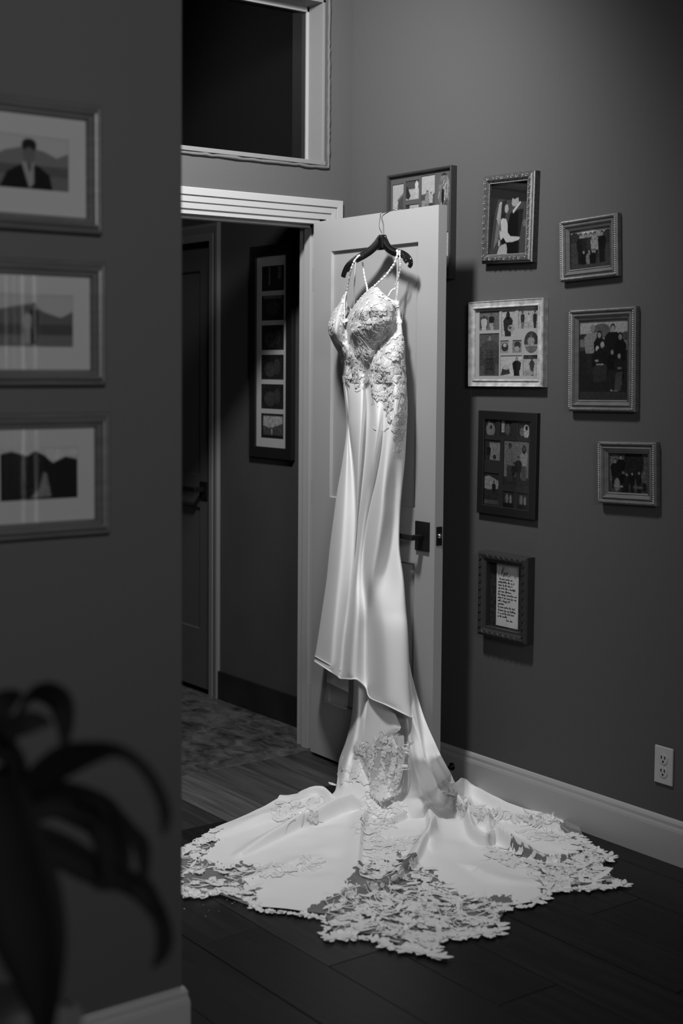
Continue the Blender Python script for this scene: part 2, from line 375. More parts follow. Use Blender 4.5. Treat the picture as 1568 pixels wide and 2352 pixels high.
# hall door (door_2) with casing on the right wall
hy0, hy1 = 5.30, 6.12
run_profile('trim_4', [(0, 0), (0, .012), (.03, .013), (.032, .010), (.060, .018), (.074, .018), (.076, 0)],
            [((XW, hy0, 0), -Y_, -X_), ((XW, hy0, 2.035), -Y_+Z_, -X_), ((XW, hy1, 2.035), Y_+Z_, -X_), ((XW, hy1, 0), Y_, -X_)], mat('hall_trim_paint', .16, .6, .3))
def panel_door(name, w, h, th, panels, depth, m, bev=.0035):
    """local: x 0..w, z 0..h, front face at y=0 (towards -y), back at y=th"""
    bm = bmesh.new()
    xsr = sorted({0, w} | {p[0] for p in panels} | {p[1] for p in panels}); zsr = sorted({0, h} | {p[2] for p in panels} | {p[3] for p in panels})
    def inside(x, z): return any(p[0] < x < p[1] and p[2] < z < p[3] for p in panels)
    for side, y0, s in ((0, 0., 1), (1, th, -1)):
        for i in range(len(xsr)-1):
            for j in range(len(zsr)-1):
                xm, zm = (xsr[i]+xsr[i+1])/2, (zsr[j]+zsr[j+1])/2
                if inside(xm, zm): continue
                q = [(xsr[i], y0, zsr[j]), (xsr[i+1], y0, zsr[j]), (xsr[i+1], y0, zsr[j+1]), (xsr[i], y0, zsr[j+1])]
                bm.faces.new([bm.verts.new(v) for v in (q if side == 0 else q[::-1])])
        for p in panels:
            o = [(p[0], y0, p[2]), (p[1], y0, p[2]), (p[1], y0, p[3]), (p[0], y0, p[3])]
            n = [(p[0]+bev, y0+s*depth, p[2]+bev), (p[1]-bev, y0+s*depth, p[2]+bev), (p[1]-bev, y0+s*depth, p[3]-bev), (p[0]+bev, y0+s*depth, p[3]-bev)]
            for k in range(4): bm.faces.new([bm.verts.new(v) for v in (o[k], o[(k+1) % 4], n[(k+1) % 4], n[k])])
            bm.faces.new([bm.verts.new(v) for v in n])
    for q in ([(0, 0, 0), (0, 0, h), (0, th, h), (0, th, 0)], [(w, 0, 0), (w, th, 0), (w, th, h), (w, 0, h)], [(0, 0, h), (w, 0, h), (w, th, h), (0, th, h)], [(0, 0, 0), (0, th, 0), (w, th, 0), (w, 0, 0)]):
        bm.faces.new([bm.verts.new(v) for v in q])
    bmesh.ops.remove_doubles(bm, verts=bm.verts, dist=1e-5); bmesh.ops.recalc_face_normals(bm, faces=bm.faces)
    return bm
HD = mat('hall_door_paint', .07, .5, .3)
bm = panel_door('door_2', hy1-hy0-.006, 2.02, .035, [(.12, .69, .98, 1.90), (.12, .69, .27, .83)], .010, HD)
d2 = obj('door_2', bm, HD); d2['kind'] = ST
d2.matrix_world = Matrix([[0, 1, 0, XW+.020], [-1, 0, 0, hy1-.003], [0, 0, 1, .010], [0, 0, 0, 1]])
h2 = boxes('door_handle', [((.70, -.008, .87), (.76, 0, .95)), ((.72, -.05, .905), (.74, -.008, .925)), ((.60, -.058, .905), (.74, -.044, .925))], BLACKM, d2, .002)
# ------------------------------------------------------------------ the open white door
DW = float(np.linalg.norm(FREE-HINGE))
lp0 = uz(0, 0)
bm = panel_door('door_1', DW, 2.010, .036, [(.114, .621, 1.000-.012, 1.907-.012), (.114, .621, .215, .811-.012)], .011, DOORW)
d1 = obj('door_1', bm, DOORW); d1['kind'] = ST
# local x -> DU, local y -> -DN (into leaf), z up
dm = Matrix([[DU[0], -DN[0], 0, HINGE[0]], [DU[1], -DN[1], 0, HINGE[1]], [0, 0, 1, .012], [0, 0, 0, 1]])
d1.matrix_world = dm
bm = bmesh.new(); box(bm, (.631, -.008, .849), (.702, 0., .949), .0012)
box(bm, (.655, -.05, .889), (.678, -.008, .905), .003); box(bm, (.540, -.058, .888), (.678, -.046, .906), .003)
obj('door_handle', bm, BLACKM, d1)
bm = bmesh.new(); box(bm, (DW-.0005, .0065, .872), (DW+.0012, .0315, .936), .0004); lt = obj('latch_plate', bm, BLACKM, d1)
V, F = tube_vf([(DW, .019, .905), (DW+.006, .018, .905), (DW+.010, .016, .905)], [.0085, .0085, .005], 16); pyobj('latch_bolt', V, F, STEEL, lt, True)
for zz in (.22, 1.0, 1.80):
    bm = bmesh.new(); box(bm, (-.010, .002, zz-.045), (.0, .010, zz+.045), .002); obj('hinge', bm, DOORW, d1)

# ------------------------------------------------------------------ small fittings
t = empty('outlet', (XW, 2.724, .289)); tag(t, 'white duplex power outlet low on the wall above the white baseboard', 'outlet')
bm = bmesh.new(); box(bm, (-.006, -.035, -.0575), (0, .035, .0575), .003); obj('cover_plate', bm, OUTLET, t)
for s in (1, -1):
    bm = bmesh.new()
    r = bmesh.ops.create_cone(bm, cap_ends=True, segments=24, radius1=.0165, radius2=.0160, depth=.003, matrix=Matrix.Translation((-.0065, 0, s*.020)) @ Matrix.Rotation(-math.pi/2, 4, 'Y'))
    rc = obj('receptacle', bm, OUTLET, t)
    bm = bmesh.new()
    for yy in (.0065, -.0065): box(bm, (-.0092, yy-.0016, s*.020+.001), (-.0078, yy+.0016, s*.020+.0095))
    box(bm, (-.0092, -.0025, s*.020-.010), (-.0078, .0025, s*.020-.0045))
    obj('slots', bm, SLOT, rc)
bm = bmesh.new(); bmesh.ops.create_cone(bm, cap_ends=True, segments=12, radius1=.003, radius2=.002, depth=.002, matrix=Matrix.Translation((-.0068, 0, 0)) @ Matrix.Rotation(-math.pi/2, 4, 'Y')); obj('screw', bm, STEEL, t)
V, F = tube_vf([(XW-.012, 3.66, .065), (XW-.016, 3.66, .065), (XW-.017, 3.66, .065), (XW-.055, 3.655, .064), (XW-.056, 3.655, .064), (XW-.072, 3.653, .064), (XW-.076, 3.653, .064)], [.014, .014, .006, .006, .013, .013, .008], 16)
t = empty('door_stop', (XW-.014, 3.66, .065)); tag(t, 'small black door stop on the white baseboard behind the open door', 'door stop')
o = pyobj('stop_body', V, F, BLACKM, None, True); bpy.context.view_layer.update(); o.parent = t; o.matrix_parent_inverse = t.matrix_world.inverted()
t = empty('ceiling_light', (LAMP[0], LAMP[1], CEIL)); tag(t, 'adjustable ceiling spotlight aimed at the white door, above the frame', 'light')
V, F = tube_vf([(0, 0, 0), (0, 0, -.015)], [.06, .055], 24); pyobj('rose', V, F, WHITE, t, True)
av = np.array(AIM)/np.linalg.norm(AIM); hc = np.array([0, 0, LAMP[2]-CEIL])-av*.02
V, F = tube_vf([(0, 0, -.012), hc-av*.05], [.008, .008], 8); pyobj('stem', V, F, BLACKM, t, True)
V = []; F = []; e1 = np.cross(av, Z_); e1 /= np.linalg.norm(e1); e2 = np.cross(av, e1); n = 28
for q, r_ in ((-.06, .03), (-.06, .10), (-.01, .125), (.0, .125)):
    for k in range(n): V.append(hc+av*q+(e1*math.cos(2*math.pi*k/n)+e2*math.sin(2*math.pi*k/n))*r_)
for a in range(3):
    for k in range(n): F.append((a*n+k, a*n+(k+1) % n, (a+1)*n+(k+1) % n, (a+1)*n+k))
pyobj('lamp_head', V, F, WHITE, t, True)

# ------------------------------------------------------------------ printed photographs (flat prints)
class Pic:
    def __init__(s, W, H, bg=.1):
        s.W, s.H = W, H; s.a = np.full((H, W), float(bg)); ys, xs = np.mgrid[0:H, 0:W]
        s.x = (xs+.5)/W; s.y = 1-(ys+.5)/H; s.asp = W/H
    def put(s, m, v): s.a = np.where(m, v, s.a); return s
    def ell(s, cx, cy, rx, ry, v): return s.put(((s.x-cx)/rx)**2+((s.y-cy)/ry)**2 < 1, v)
    def rect(s, x0, x1, y0, y1, v): return s.put((s.x > x0) & (s.x < x1) & (s.y > y0) & (s.y < y1), v)
    def poly(s, P, v):
        ins = np.zeros(s.a.shape, bool); n = len(P)
        for i in range(n):
            (x1, y1), (x2, y2) = P[i], P[(i+1) % n]
            if y1 == y2: continue
            c = ((y1 > s.y) != (y2 > s.y)) & (s.x < (x2-x1)*(s.y-y1)/(y2-y1)+x1); ins ^= c
        return s.put(ins, v)
    def hill(s, pts, v):
        return s.poly([(pts[0][0], -.1)]+list(pts)+[(pts[-1][0], -.1)], v)
    def noise(s, amt, cell=3):
        n = RNG.normal(0, 1, (s.H//cell+2, s.W//cell+2)); n = np.kron(n, np.ones((cell, cell)))[:s.H, :s.W]
        s.a = np.clip(s.a*(1+amt*n), .003, .9); return s
    def blur(s, k=1):
        for _ in range(k):
            p = np.pad(s.a, 1, 'edge'); s.a = (p[1:-1, 1:-1]*2+p[:-2, 1:-1]+p[2:, 1:-1]+p[1:-1, :-2]+p[1:-1, 2:])/6
        return s
    def person(s, cx, foot, h, shirt=.02, legs=.015, face=.16, hair=.01, w=.30, longhair=False):
        A = 1/s.asp; hw = h*w*A*.5; hd = h*.13
        s.poly([(cx-hw*.62, foot), (cx-hw*.66, foot+h*.5), (cx+hw*.66, foot+h*.5), (cx+hw*.62, foot)], legs)
        s.poly([(cx-hw*.8, foot+h*.42), (cx-hw, foot+h*.74), (cx-hw*.55, foot+h*.84), (cx+hw*.55, foot+h*.84), (cx+hw, foot+h*.74), (cx+hw*.8, foot+h*.42)], shirt)
        if longhair: s.ell(cx, foot+h*.88, hd*.62*A, hd*.95, hair)
        s.ell(cx, foot+h*.93, hd*.50*A, hd*.60, hair); s.ell(cx, foot+h*.905, hd*.38*A, hd*.48, face)
        return s
def photo(pic, cx, cy, w, h, z, parent, name='photograph', oval=False):
    """cx, cy centre in frame space; w,h size; a flat print"""
    H, W = pic.H, pic.W
    xs = np.linspace(-w/2, w/2, W+1)+cx; ys = np.linspace(h/2, -h/2, H+1)+cy
    X, Y = np.meshgrid(xs, ys); V = np.stack([X, Y, np.full_like(X, z)], -1).reshape(-1, 3)
    idx = np.arange((H+1)*(W+1)).reshape(H+1, W+1)
    F = np.stack([idx[:-1, :-1], idx[1:, :-1], idx[1:, 1:], idx[:-1, 1:]], -1)
    if oval:
        fx = (xs[:-1]+xs[1:])/2; fy = (ys[:-1]+ys[1:])/2; FX, FY = np.meshgrid(fx, fy)
        F = F[((FX-cx)/(w/2))**2+((FY-cy)/(h/2))**2 < 1]
    F = F.reshape(-1, 4)
    me = bpy.data.meshes.new(name); me.from_pydata(V.tolist(), [], F.tolist())
    ca = me.color_attributes.new('print', 'FLOAT_COLOR', 'POINT')
    p = np.pad(pic.a, ((0, 1), (0, 1)), 'edge'); c = np.ones((len(V), 4)); c[:, :3] = p.reshape(-1, 1)
    ca.data.foreach_set('color', c.ravel().astype(np.float32))
    return objm(name, me, PRINT, parent)
def mdims(w, h, res=620): return max(8, int(w*res)), max(8, int(h*res))
def mat_board(openings, w, h, z, th, m, parent, name='mat_board'):
    xs = sorted({-w/2, w/2} | {o[0] for o in openings} | {o[1] for o in openings}); ys = sorted({-h/2, h/2} | {o[2] for o in openings} | {o[3] for o in openings})
    V = []; F = []
    def q(*p): k = len(V); V.extend(p); F.append((k, k+1, k+2, k+3))
    for i in range(len(xs)-1):
        for j in range(len(ys)-1):
            xm, ym = (xs[i]+xs[i+1])/2, (ys[j]+ys[j+1])/2
            if any(o[0] < xm < o[1] and o[2] < ym < o[3] for o in openings): continue
            q((xs[i], ys[j], z), (xs[i+1], ys[j], z), (xs[i+1], ys[j+1], z), (xs[i], ys[j+1], z))
    for a, b, c, d in openings:
        P = [(a, c), (b, c), (b, d), (a, d)]
        for k in range(4):
            p, r = P[k], P[(k+1) % 4]; q((p[0], p[1], z), (r[0], r[1], z), (r[0], r[1], z-th), (p[0], p[1], z-th))
    return pyobj(name, V, F, m, parent)
def moulding(w, h, prof, m, parent, name='frame'):
    """prof: list of (inset from outer edge, height)"""
    V = []; F = []; n = len(prof)
    for sx, sy in ((-1, -1), (1, -1), (1, 1), (-1, 1)):
        for s, t in prof: V.append((sx*(w/2-s), sy*(h/2-s), t))
    for i in range(4):
        for j in range(n-1): F.append((i*n+j, ((i+1) % 4)*n+j, ((i+1) % 4)*n+j+1, i*n+j+1))
    return pyobj(name, V, F, m, parent)
MR = lambda y, z, x=XW: Matrix([[0, 0, -1, x], [-1, 0, 0, y], [0, 1, 0, z], [0, 0, 0, 1]])
ML = lambda x, z: Matrix([[1, 0, 0, x], [0, 0, -1, YL], [0, 1, 0, z], [0, 0, 0, 1]])
def pane(w, h, z, parent):
    return pyobj('glass_pane', [(-w/2, -h/2, z), (w/2, -h/2, z), (w/2, h/2, z), (-w/2, h/2, z)], [(0, 1, 2, 3)], GLASS, parent)
def backing(w, h, z, m, parent): return boxes('backing', [((-w/2, -h/2, .001), (w/2, h/2, z))], m, parent)
def beads(w, h, inset, z, step, size, tilt, m, parent, name='rope_edge', sides=(0, 1, 2, 3)):
    A = Acc(); a, b = w/2-inset, h/2-inset
    segs = [((-a, -b), (a, -b)), ((a, -b), (a, b)), ((a, b), (-a, b)), ((-a, b), (-a, -b))]
    for si in sides:
        (x0, y0), (x1, y1) = segs[si]; L = math.hypot(x1-x0, y1-y0); n = int(L/step); tx, ty = (x1-x0)/L, (y1-y0)/L
        for k in range(n):
            s = (k+.5)*step; cx, cy = x0+tx*s, y0+ty*s
            ca, sa = math.cos(tilt), math.sin(tilt); dx, dy = tx*ca-ty*sa, tx*sa+ty*ca; nx, ny = -dy, dx
            l, wd_, hh = size
            P = [(cx+dx*l, cy+dy*l, z), (cx+nx*wd_, cy+ny*wd_, z), (cx-dx*l, cy-dy*l, z), (cx-nx*wd_, cy-ny*wd_, z), (cx+dx*l*.35, cy+dy*l*.35, z+hh), (cx-dx*l*.35, cy-dy*l*.35, z+hh)]
            A.add(P, [(0, 1, 4), (1, 5, 4), (1, 2, 5), (2, 3, 5), (3, 4, 5), (3, 0, 4)])
    o = A.obj(name, m, parent, True); o['kind'] = 'stuff'; return o
BKD = mat('backing_black', .01, .8, .1)
def frame(y0, y1, z0, z1, label, rot=0., x=XW, name='picture_frame', group='framed photographs on the grey wall'):
    w, h = y0-y1, z1-z0
    t = empty(name, mtx=MR((y0+y1)/2, (z0+z1)/2, x-.001) @ Matrix.Rotation(math.radians(rot), 4, 'Z')); tag(t, label, 'picture frame', group)
    return t, w, h
SILV = mat('antique_silver', .30, .32, .6, metal=.15, noise=(90, .35, 4)); SILVD = mat('dark_antique_silver', .065, .28, .6, metal=.2, noise=(120, .5, 4))
PEWT = mat('pewter_frame', .13, .36, .5, metal=.35, noise=((20, 20, 60), .2, 3)); PEWD = mat('pewter_dark', .05, .4, .5, metal=.3)
MARB = mat('pale_marbled_frame', .42, .35, .4, noise=(38, .45, 5)); BLKF = mat('black_wood_frame', .012, .35, .4); DKM = mat('dark_grey_mat', .07, .8, .1)
GREYM = mat('light_mat', .40, .85, .1); SHADM = mat('dark_inner_mat', .02, .8, .1)
# --- collage frame, top, partly behind door
t, w, h = frame(4.046, 3.692, 1.793, 2.186, 'dark collage frame with several photos, top partly hidden behind the open door')
moulding(w, h, [(0, 0), (0, .026), (.004, .028), (.008, .026), (.010, .018), (.010, .014)], mat('dark_frame_paint', .03, .4, .4), t)
pl = [(-w/2+.018, -w/2+.082, .02, h/2-.035), (-w/2+.094, -w/2+.168, h/2-.098, h/2-.030), (-w/2+.094, -w/2+.168, h/2-.21, h/2-.115), (-w/2+.180, -w/2+.254, h/2-.155, h/2-.020)]
pl += [(-w/2+.018, -w/2+.10, -h/2+.03, -.02), (-w/2+.12, -w/2+.20, -h/2+.03, -.04), (w/2-.10, w/2-.025, -h/2+.03, -.03)]
mat_board(pl, w-.02, h-.02, .014, .003, DKM, t); backing(w-.01, h-.01, .008, BKD, t)
def outdoors(W, H, k):
    p = Pic(W, H, .27); r = random.Random(k)
    if k == 0:
        p.hill([(0, .3), (.45, .32), (.5, .62), (1, .72)], .05); p.rect(0, 1, 0, .28, .02); p.poly([(.42, .55), (1, .72), (1, .78), (.42, .60)], .12); p.ell(.3, .35, .05, .03, .02)
    elif k == 1:
        p.rect(0, 1, .55, 1, .05); p.person(.8, .1, .95, .35, .30, .3); p.poly([(0, .6), (.1, .75), (.35, .2), (.2, 0), (0, .1)], .02)
    elif k == 2:
        p.rect(0, .3, 0, 1, .03); p.person(.5, -.4, 1.25, .02, .02, .03); p.poly([(.6, .5), (.95, .1), (.9, .05), (.55, .4)], .02); p.rect(.3, 1, 0, .08, .02)
    elif k == 3:
        p.hill([(0, .5), (.3, .52), (.5, .6), (.52, .45), (.8, .45), (1, .55)], .05); p.person(.42, .02, .58, .15, .12, .2); p.person(.7, .05, .5, .25, .03, .2); p.rect(0, .3, 0, .35, .16)
    else:
        p.hill([(0, .4), (.5, .5), (1, .35)], .06); p.person(.35, .05, .7, .2, .05); p.person(.65, .05, .62, .05, .1)
    return p.noise(.10, 2).blur(1)
for k, (a, b, c, d) in enumerate(pl):
    W_, H_ = mdims(b-a, d-c); photo(outdoors(W_, H_, k), (a+b)/2, (c+d)/2, b-a, d-c, .011, t)
p = Pic(48, 84, .10)
for k in range(70):
    x0, y0, a, l = RNG.random(), RNG.random(), RNG.normal(1.2, .5), RNG.uniform(.08, .25); dx, dy = math.cos(a)*l, math.sin(a)*l
    p.poly([(x0, y0), (x0+dx, y0+dy), (x0+dx+.03, y0+dy-.01), (x0+.03, y0-.01)], (.22, .03, .32, .06)[k % 4])
p.ell(.42, .38, .11, .24, .010).ell(.45, .60, .06, .045, .16).rect(0, 1, .93, 1, .02).blur(1); photo(p, w/2-.050, h/2-.085, .064, .128, .0146, t, oval=True)
# --- carved frame with wedding couple
t, w, h = frame(3.530, 3.292, 1.833, 2.128, 'ornate dark silver frame holding a photo of a bride and groom', -1.5)
moulding(w, h, [(0, 0), (0, .022), (.003, .026), (.006, .028), (.010, .033), (.018, .034), (.024, .029), (.027, .026), (.030, .026), (.030, .012)], SILVD, t)
beads(w, h, .0285, .026, .0060, (.0022, .0016, .0014), .3, SILV, t, 'beading')
A = Acc()
for si in range(4):
    hor = si % 2 == 0; L = (w if hor else h)-.03; n = int(L/.021)
    for k in range(n):
        s = -L/2+(k+.5)*L/n; c = {0: (s, -h/2+.014), 1: (w/2-.014, s), 2: (s, h/2-.014), 3: (-w/2+.014, s)}[si]
        ph = (k % 3)*2.1+si; rr = .0062
        P = [(c[0]+rr*(1-.5*q/7)*math.cos(ph+q*.75), c[1]+rr*(1-.5*q/7)*math.sin(ph+q*.75), .0338) for q in range(8)]
        A.add(*tube_vf(P, [.0007, .0013, .0017, .0018, .0017, .0014, .0011, .0016], 5))
A.obj('carving', mat('carved_silver', .20, .25, .6, metal=.2), t)['kind'] = 'stuff'
W_, H_ = mdims(w-.06, h-.06, 800); p = Pic(W_, H_, .008)
p.poly([(0, 0), (0, .80), (1, .70), (1, 0)], .035); p.poly([(0, 0), (.1, .55), (.2, .8), (.05, .8), (0, .78)], .012)
p.poly([(.10, .08), (.20, .60), (.26, .70), (.33, .745), (.30, .62), (.27, .45), (.22, .2)], .10); p.ell(.27, .66, .06, .075, .30); p.poly([(.16, .5), (.21, .68), (.3, .73), (.27, .55), (.24, .4)], .20)
p.poly([(.30, .74), (.42, .76), (.44, .66), (.38, .5), (.28, .5), (.28, .62)], .012); p.ell(.42, .635, .05, .06, .22)
p.poly([(.52, .56), (.60, .60), (.86, .62), (.84, .45), (.78, .2), (.78, 0), (.46, 0), (.44, .35)], .005)
p.ell(.64, .735, .085, .065, .22); p.ell(.66, .79, .09, .035, .008); p.poly([(.57, .74), (.55, .70), (.58, .66), (.66, .66), (.74, .70), (.72, .78)], .22); p.poly([(.58, .60), (.70, .68), (.78, .725), (.79, .70), (.66, .60), (.6, .555)], .32)
p.poly([(.27, .48), (.33, .505), (.42, .49), (.46, .42), (.47, .30), (.55, .245), (.70, .24), (.80, .225), (.76, .19), (.60, .165), (.44, .165), (.34, .23), (.29, .33)], .30)
p.poly([(.25, .35), (.31, .30), (.36, .25), (.30, .19), (.26, .24)], .30); p.poly([(.29, .19), (.36, .235), (.44, .16), (.43, .14), (.33, .12)], .006)
p.poly([(.20, .0), (.25, .10), (.32, .13), (.43, .15), (.46, .10), (.47, 0)], .24); p.ell(.25, .16, .025, .05, .24)
p.rect(.84, .97, .10, .40, .035); p.ell(.9, .42, .05, .05, .09)
p.noise(.10, 2).blur(1); photo(p, 0, 0, w-.058, h-.058, .016, t); backing(w-.01, h-.01, .012, BKD, t); pane(w-.06, h-.06, .019, t)
# --- small landscape frames with rope edges
def rope_frame(y0, y1, z0, z1, label, painter, rot=0., res=700):
    t, w, h = frame(y0, y1, z0, z1, label, rot)
    moulding(w, h, [(0, 0), (0, .016), (.004, .022), (.010, .022), (.014, .017), (.020, .022), (.023, .020), (.024, .017), (.031, .013), (.032, .015), (.036, .012), (.036, .004)], PEWT, t)
    beads(w, h, .0065, .0195, .0066, (.0066, .0019, .0062), .85, SILV, t)
    W_, H_ = mdims(w-.07, h-.07, res); p = Pic(W_, H_, .3); painter(p); photo(p, 0, 0, w-.07, h-.07, .006, t)
    backing(w-.01, h-.01, .004, BKD, t); return t
def grp1(p):
    p.a[:] = .16; p.rect(0, 1, 0, .78, .03); p.ell(.1, .8, .12, .14, .02); p.ell(.92, .75, .12, .18, .02); p.ell(.45, .98, .2, .1, .30)
    for cx, sh in ((.25, .008), (.38, .012), (.50, .02), (.60, .16), (.78, .006)): p.person(cx, .12, .78, sh, .008, .14, .01, .36)
    for cx, sh in ((.33, .006), (.46, .10), (.60, .02), (.55, .006)): p.person(cx, -.15, .62, sh, .03, .16, .012, .38)
    p.noise(.25, 2).blur(1)
rope_frame(3.176, 2.937, 1.763, 1.956, 'small silver rope-edged frame with a group photo, topmost on the right', grp1, 2.2)
def grp2(p):
    p.a[:] = .20; p.ell(.45, .86, .18, .09, .06); p.ell(.1, .78, .16, .05, .02); p.ell(.95, .8, .1, .04, .04); p.rect(0, 1, 0, .76, .03); p.rect(.0, .2, .66, .76, .10); p.rect(.88, 1, .58, .74, .09)
    p.rect(0, 1, 0, .62, .012)
    p.person(.27, .32, .62, .13, .015, .12, .12, .46); p.person(.41, .30, .56, .008, .01, .15, .008, .34, True); p.person(.68, .30, .64, .008, .008, .15, .015, .42); p.person(.83, .25, .58, .006, .006, .12, .006, .34, True)
    p.person(.37, .22, .45, .008, .02, .20, .25, .46); p.person(.47, .24, .48, .008, .02, .18, .22, .46)
    p.person(.67, .18, .45, .006, .012, .14, .02, .42); p.person(.81, .18, .39, .01, .03, .14, .1, .42)
    p.ell(.36, .49, .04, .014, .16); p.rect(.35, .50, .435, .45, .15); p.poly([(.30, .42), (.42, .44), (.44, .38), (.42, .22), (.30, .25)], .02); p.poly([(.74, .30), (.86, .30), (.84, .12), (.72, .12)], .035)
    p.rect(0, 1, 0, .10, .022); p.ell(.66, .12, .02, .012, .15); p.ell(.75, .115, .05, .008, .10); p.rect(.78, .86, .38, .405, .09)
    p.noise(.18, 2).blur(1)
rope_frame(3.129, 2.857, 1.350, 1.671, 'large silver rope-edged portrait frame with a family photo', grp2, 1.)
def grp3(p):
    p.a[:] = .05; p.ell(.62, .75, .25, .4, .012); p.rect(0, .2, .3, .95, .07); p.rect(0, 1, 0, .2, .035)
    for cx, f, s_, q in ((.15, .1, .75, .008), (.3, .2, .75, .006), (.35, 0, .55, .006), (.45, 0, .5, .01), (.58, .0, .52, .008), (.75, 0, .55, .01), (.88, .05, .5, .06)): p.person(cx, f, s_, q, .01, .13, .012, .4)
    p.ell(.2, .2, .07, .16, .12); p.rect(.12, .35, .13, .18, .14); p.rect(.6, .85, .12, .17, .06); p.noise(.3, 2).blur(1)
rope_frame(2.996, 2.767, 1.068, 1.261, 'small silver rope-edged frame with a dim indoor group photo, lowest on the right', grp3, 2.)
# --- pale marbled frame, nine photos
t, w, h = frame(3.595, 3.240, 1.420, 1.710, 'pale marbled frame with a white mat of nine small photos', .6)
moulding(w, h, [(0, 0), (0, .022), (.002, .026), (.004, .024), (.006, .023), (.018, .020), (.020, .024), (.023, .024), (.025, .018), (.025, .008)], MARB, t)
L_, R_, B_, T_ = -w/2+.042, w/2-.031, -h/2+.037, h/2-.033
def fr_(x0, x1, y0, y1): return (L_+(R_-L_)*x0, L_+(R_-L_)*x1, B_+(T_-B_)*y0, B_+(T_-B_)*y1)
ops = [fr_(0, .345, .705, 1), fr_(.385, .615, .60, 1), fr_(.665, 1, .71, 1), fr_(0, .345, 0, .655), fr_(.365, .51, .35, .54), fr_(.575, .725, .35, .54), fr_(.37, .73, 0, .31), fr_(.755, 1, 0, .31)]
mat_board(ops, w-.048, h-.048, .012, .003, mat('pale_mat', .30, .85, .1), t); backing(w-.01, h-.01, .006, BKD, t)
for k, (a, b, c, d) in enumerate(ops):
    W_, H_ = mdims(b-a, d-c, 900); p = Pic(W_, H_, (.10, .30, .25, .04, .20, .15, .35, .30)[k])
    if k == 0: p.rect(0, .4, .1, .7, .05); p.person(.22, -.2, .95, .30, .3, .04, .01, .5); p.person(.6, 0, .85, .015, .22, .1, .01, .5)
    elif k == 1: p.person(.45, -.35, 1.28, .02, .02, .02, .006, .40, True); p.ell(.68, .3, .25, .13, .22); p.ell(.6, .32, .12, .06, .06)
    elif k == 2: p.person(.2, -.1, 1.0, .02, .1, .06); p.person(.5, 0, .8, .30, .2, .05); p.person(.8, -.1, 1.0, .015, .02, .08)
    elif k == 3:
        p.rect(0, 1, .68, 1, .07); p.rect(0, 1, 0, .25, .06); p.person(.52, .02, .95, .05, .035, .14, .05, .60)
        for q in range(6): p.rect(.36+.06*q, .38+.06*q, .12, .62, .012)
        for q in range(6): p.rect(.36, .70, .15+.08*q, .16+.08*q, .012)
    elif k == 4: p.ell(.5, .45, .4, .35, .03); p.ell(.5, .6, .2, .15, .3)
    elif k == 5: p.ell(.5, .6, .35, .3, .03); p.ell(.45, .3, .25, .2, .25)
    elif k == 6: p.poly([(0, 0), (.1, .45), (.35, .5), (.45, .1)], .03); p.ell(.25, .42, .18, .12, .3); p.person(.75, -.2, 1.1, .01, .01, .25, .008, .55, True)
    else: p.person(.55, .0, .85, .03, .03, .05, .01, .4, True); p.ell(.3, .12, .35, .14, .2); p.rect(0, 1, .8, 1, .03)
    p.noise(.25, 2).blur(1); photo(p, (a+b)/2, (c+d)/2, b-a, d-c, .0095, t)
p = Pic(36, 46, .025); p.rect(0, 1, .30, .36, .25); p.person(.5, -.1, .95, .22, .12, .10, .02, .42); p.rect(0, 1, 0, .3, .12); p.person(.5, -.1, .95, .20, .08, .10, .02, .42); p.noise(.2, 2).blur(1)
a, b, c, d = fr_(.77, 1.0, .345, .665); photo(p, (a+b)/2, (c+d)/2, b-a, d-c, .0126, t, oval=True); pane(w-.050, h-.050, .017, t)
# --- black collage frame
t, w, h = frame(3.550, 3.270, .984, 1.337, 'flat black frame with a black mat of eight holiday photos', -.4)
moulding(w, h, [(0, 0), (0, .014), (.002, .016), (.028, .016), (.030, .014), (.030, .004)], BLKF, t)
def f2_(x0, x1, y0, y1): return (-w/2+w*x0, -w/2+w*x1, h/2-h*y1, h/2-h*y0)
ops = [f2_(.11, .30, .085, .235), f2_(.37, .57, .08, .235), f2_(.68, .86, .075, .235), f2_(.08, .38, .28, .475), f2_(.07, .36, .60, .90), f2_(.44, .86, .27, .70), f2_(.44, .62, .76, .92), f2_(.68, .86, .76, .92)]
mat_board(ops, w-.055, h-.055, .010, .003, SHADM, t); backing(w-.01, h-.01, .004, BKD, t)
for k, (a, b, c, d) in enumerate(ops):
    W_, H_ = mdims(b-a, d-c, 800); p = Pic(W_, H_, .02)
    if k == 0: p.ell(.45, .35, .40, .45, .12); p.ell(.5, .5, .1, .12, .012); p.ell(.3, .75, .12, .2, .12)
    elif k == 1: p.rect(.1, .35, .2, 1, .2); p.ell(.6, .4, .2, .35, .06)
    elif k == 2: p.ell(.7, .35, .28, .4, .28); p.ell(.72, .55, .12, .15, .01); p.ell(.3, .3, .2, .25, .1)
    elif k == 3: p.rect(.35, .95, 0, .85, .13); p.person(.3, -.2, 1.0, .01, .02, .03); p.ell(.65, .15, .1, .12, .02)
    elif k == 4: p.poly([(0, .5), (.1, .85), (.4, .9), (1, .75), (.95, .5), (.4, .45)], .16); p.person(.7, .15, .6, .01, .02, .08); p.rect(0, 1, 0, .12, .05)
    elif k == 5: p.a[:] = .10; p.rect(0, 1, 0, .18, .02); p.person(.24, .08, .85, .09, .03, .04, .02, .34); p.person(.80, .12, .78, .17, .05, .05, .01, .30, True); p.person(.40, .02, .5, .015, .02, .06); p.person(.58, .04, .62, .012, .02, .10, .02, .36)
    else: p.ell(.35, .55, .15, .3, .1); p.ell(.7, .5, .1, .3, .14); p.rect(0, 1, 0, .3, .01)
    p.noise(.25, 2).blur(1); photo(p, (a+b)/2, (c+d)/2, b-a, d-c, .0075, t)
pane(w-.06, h-.06, .013, t)
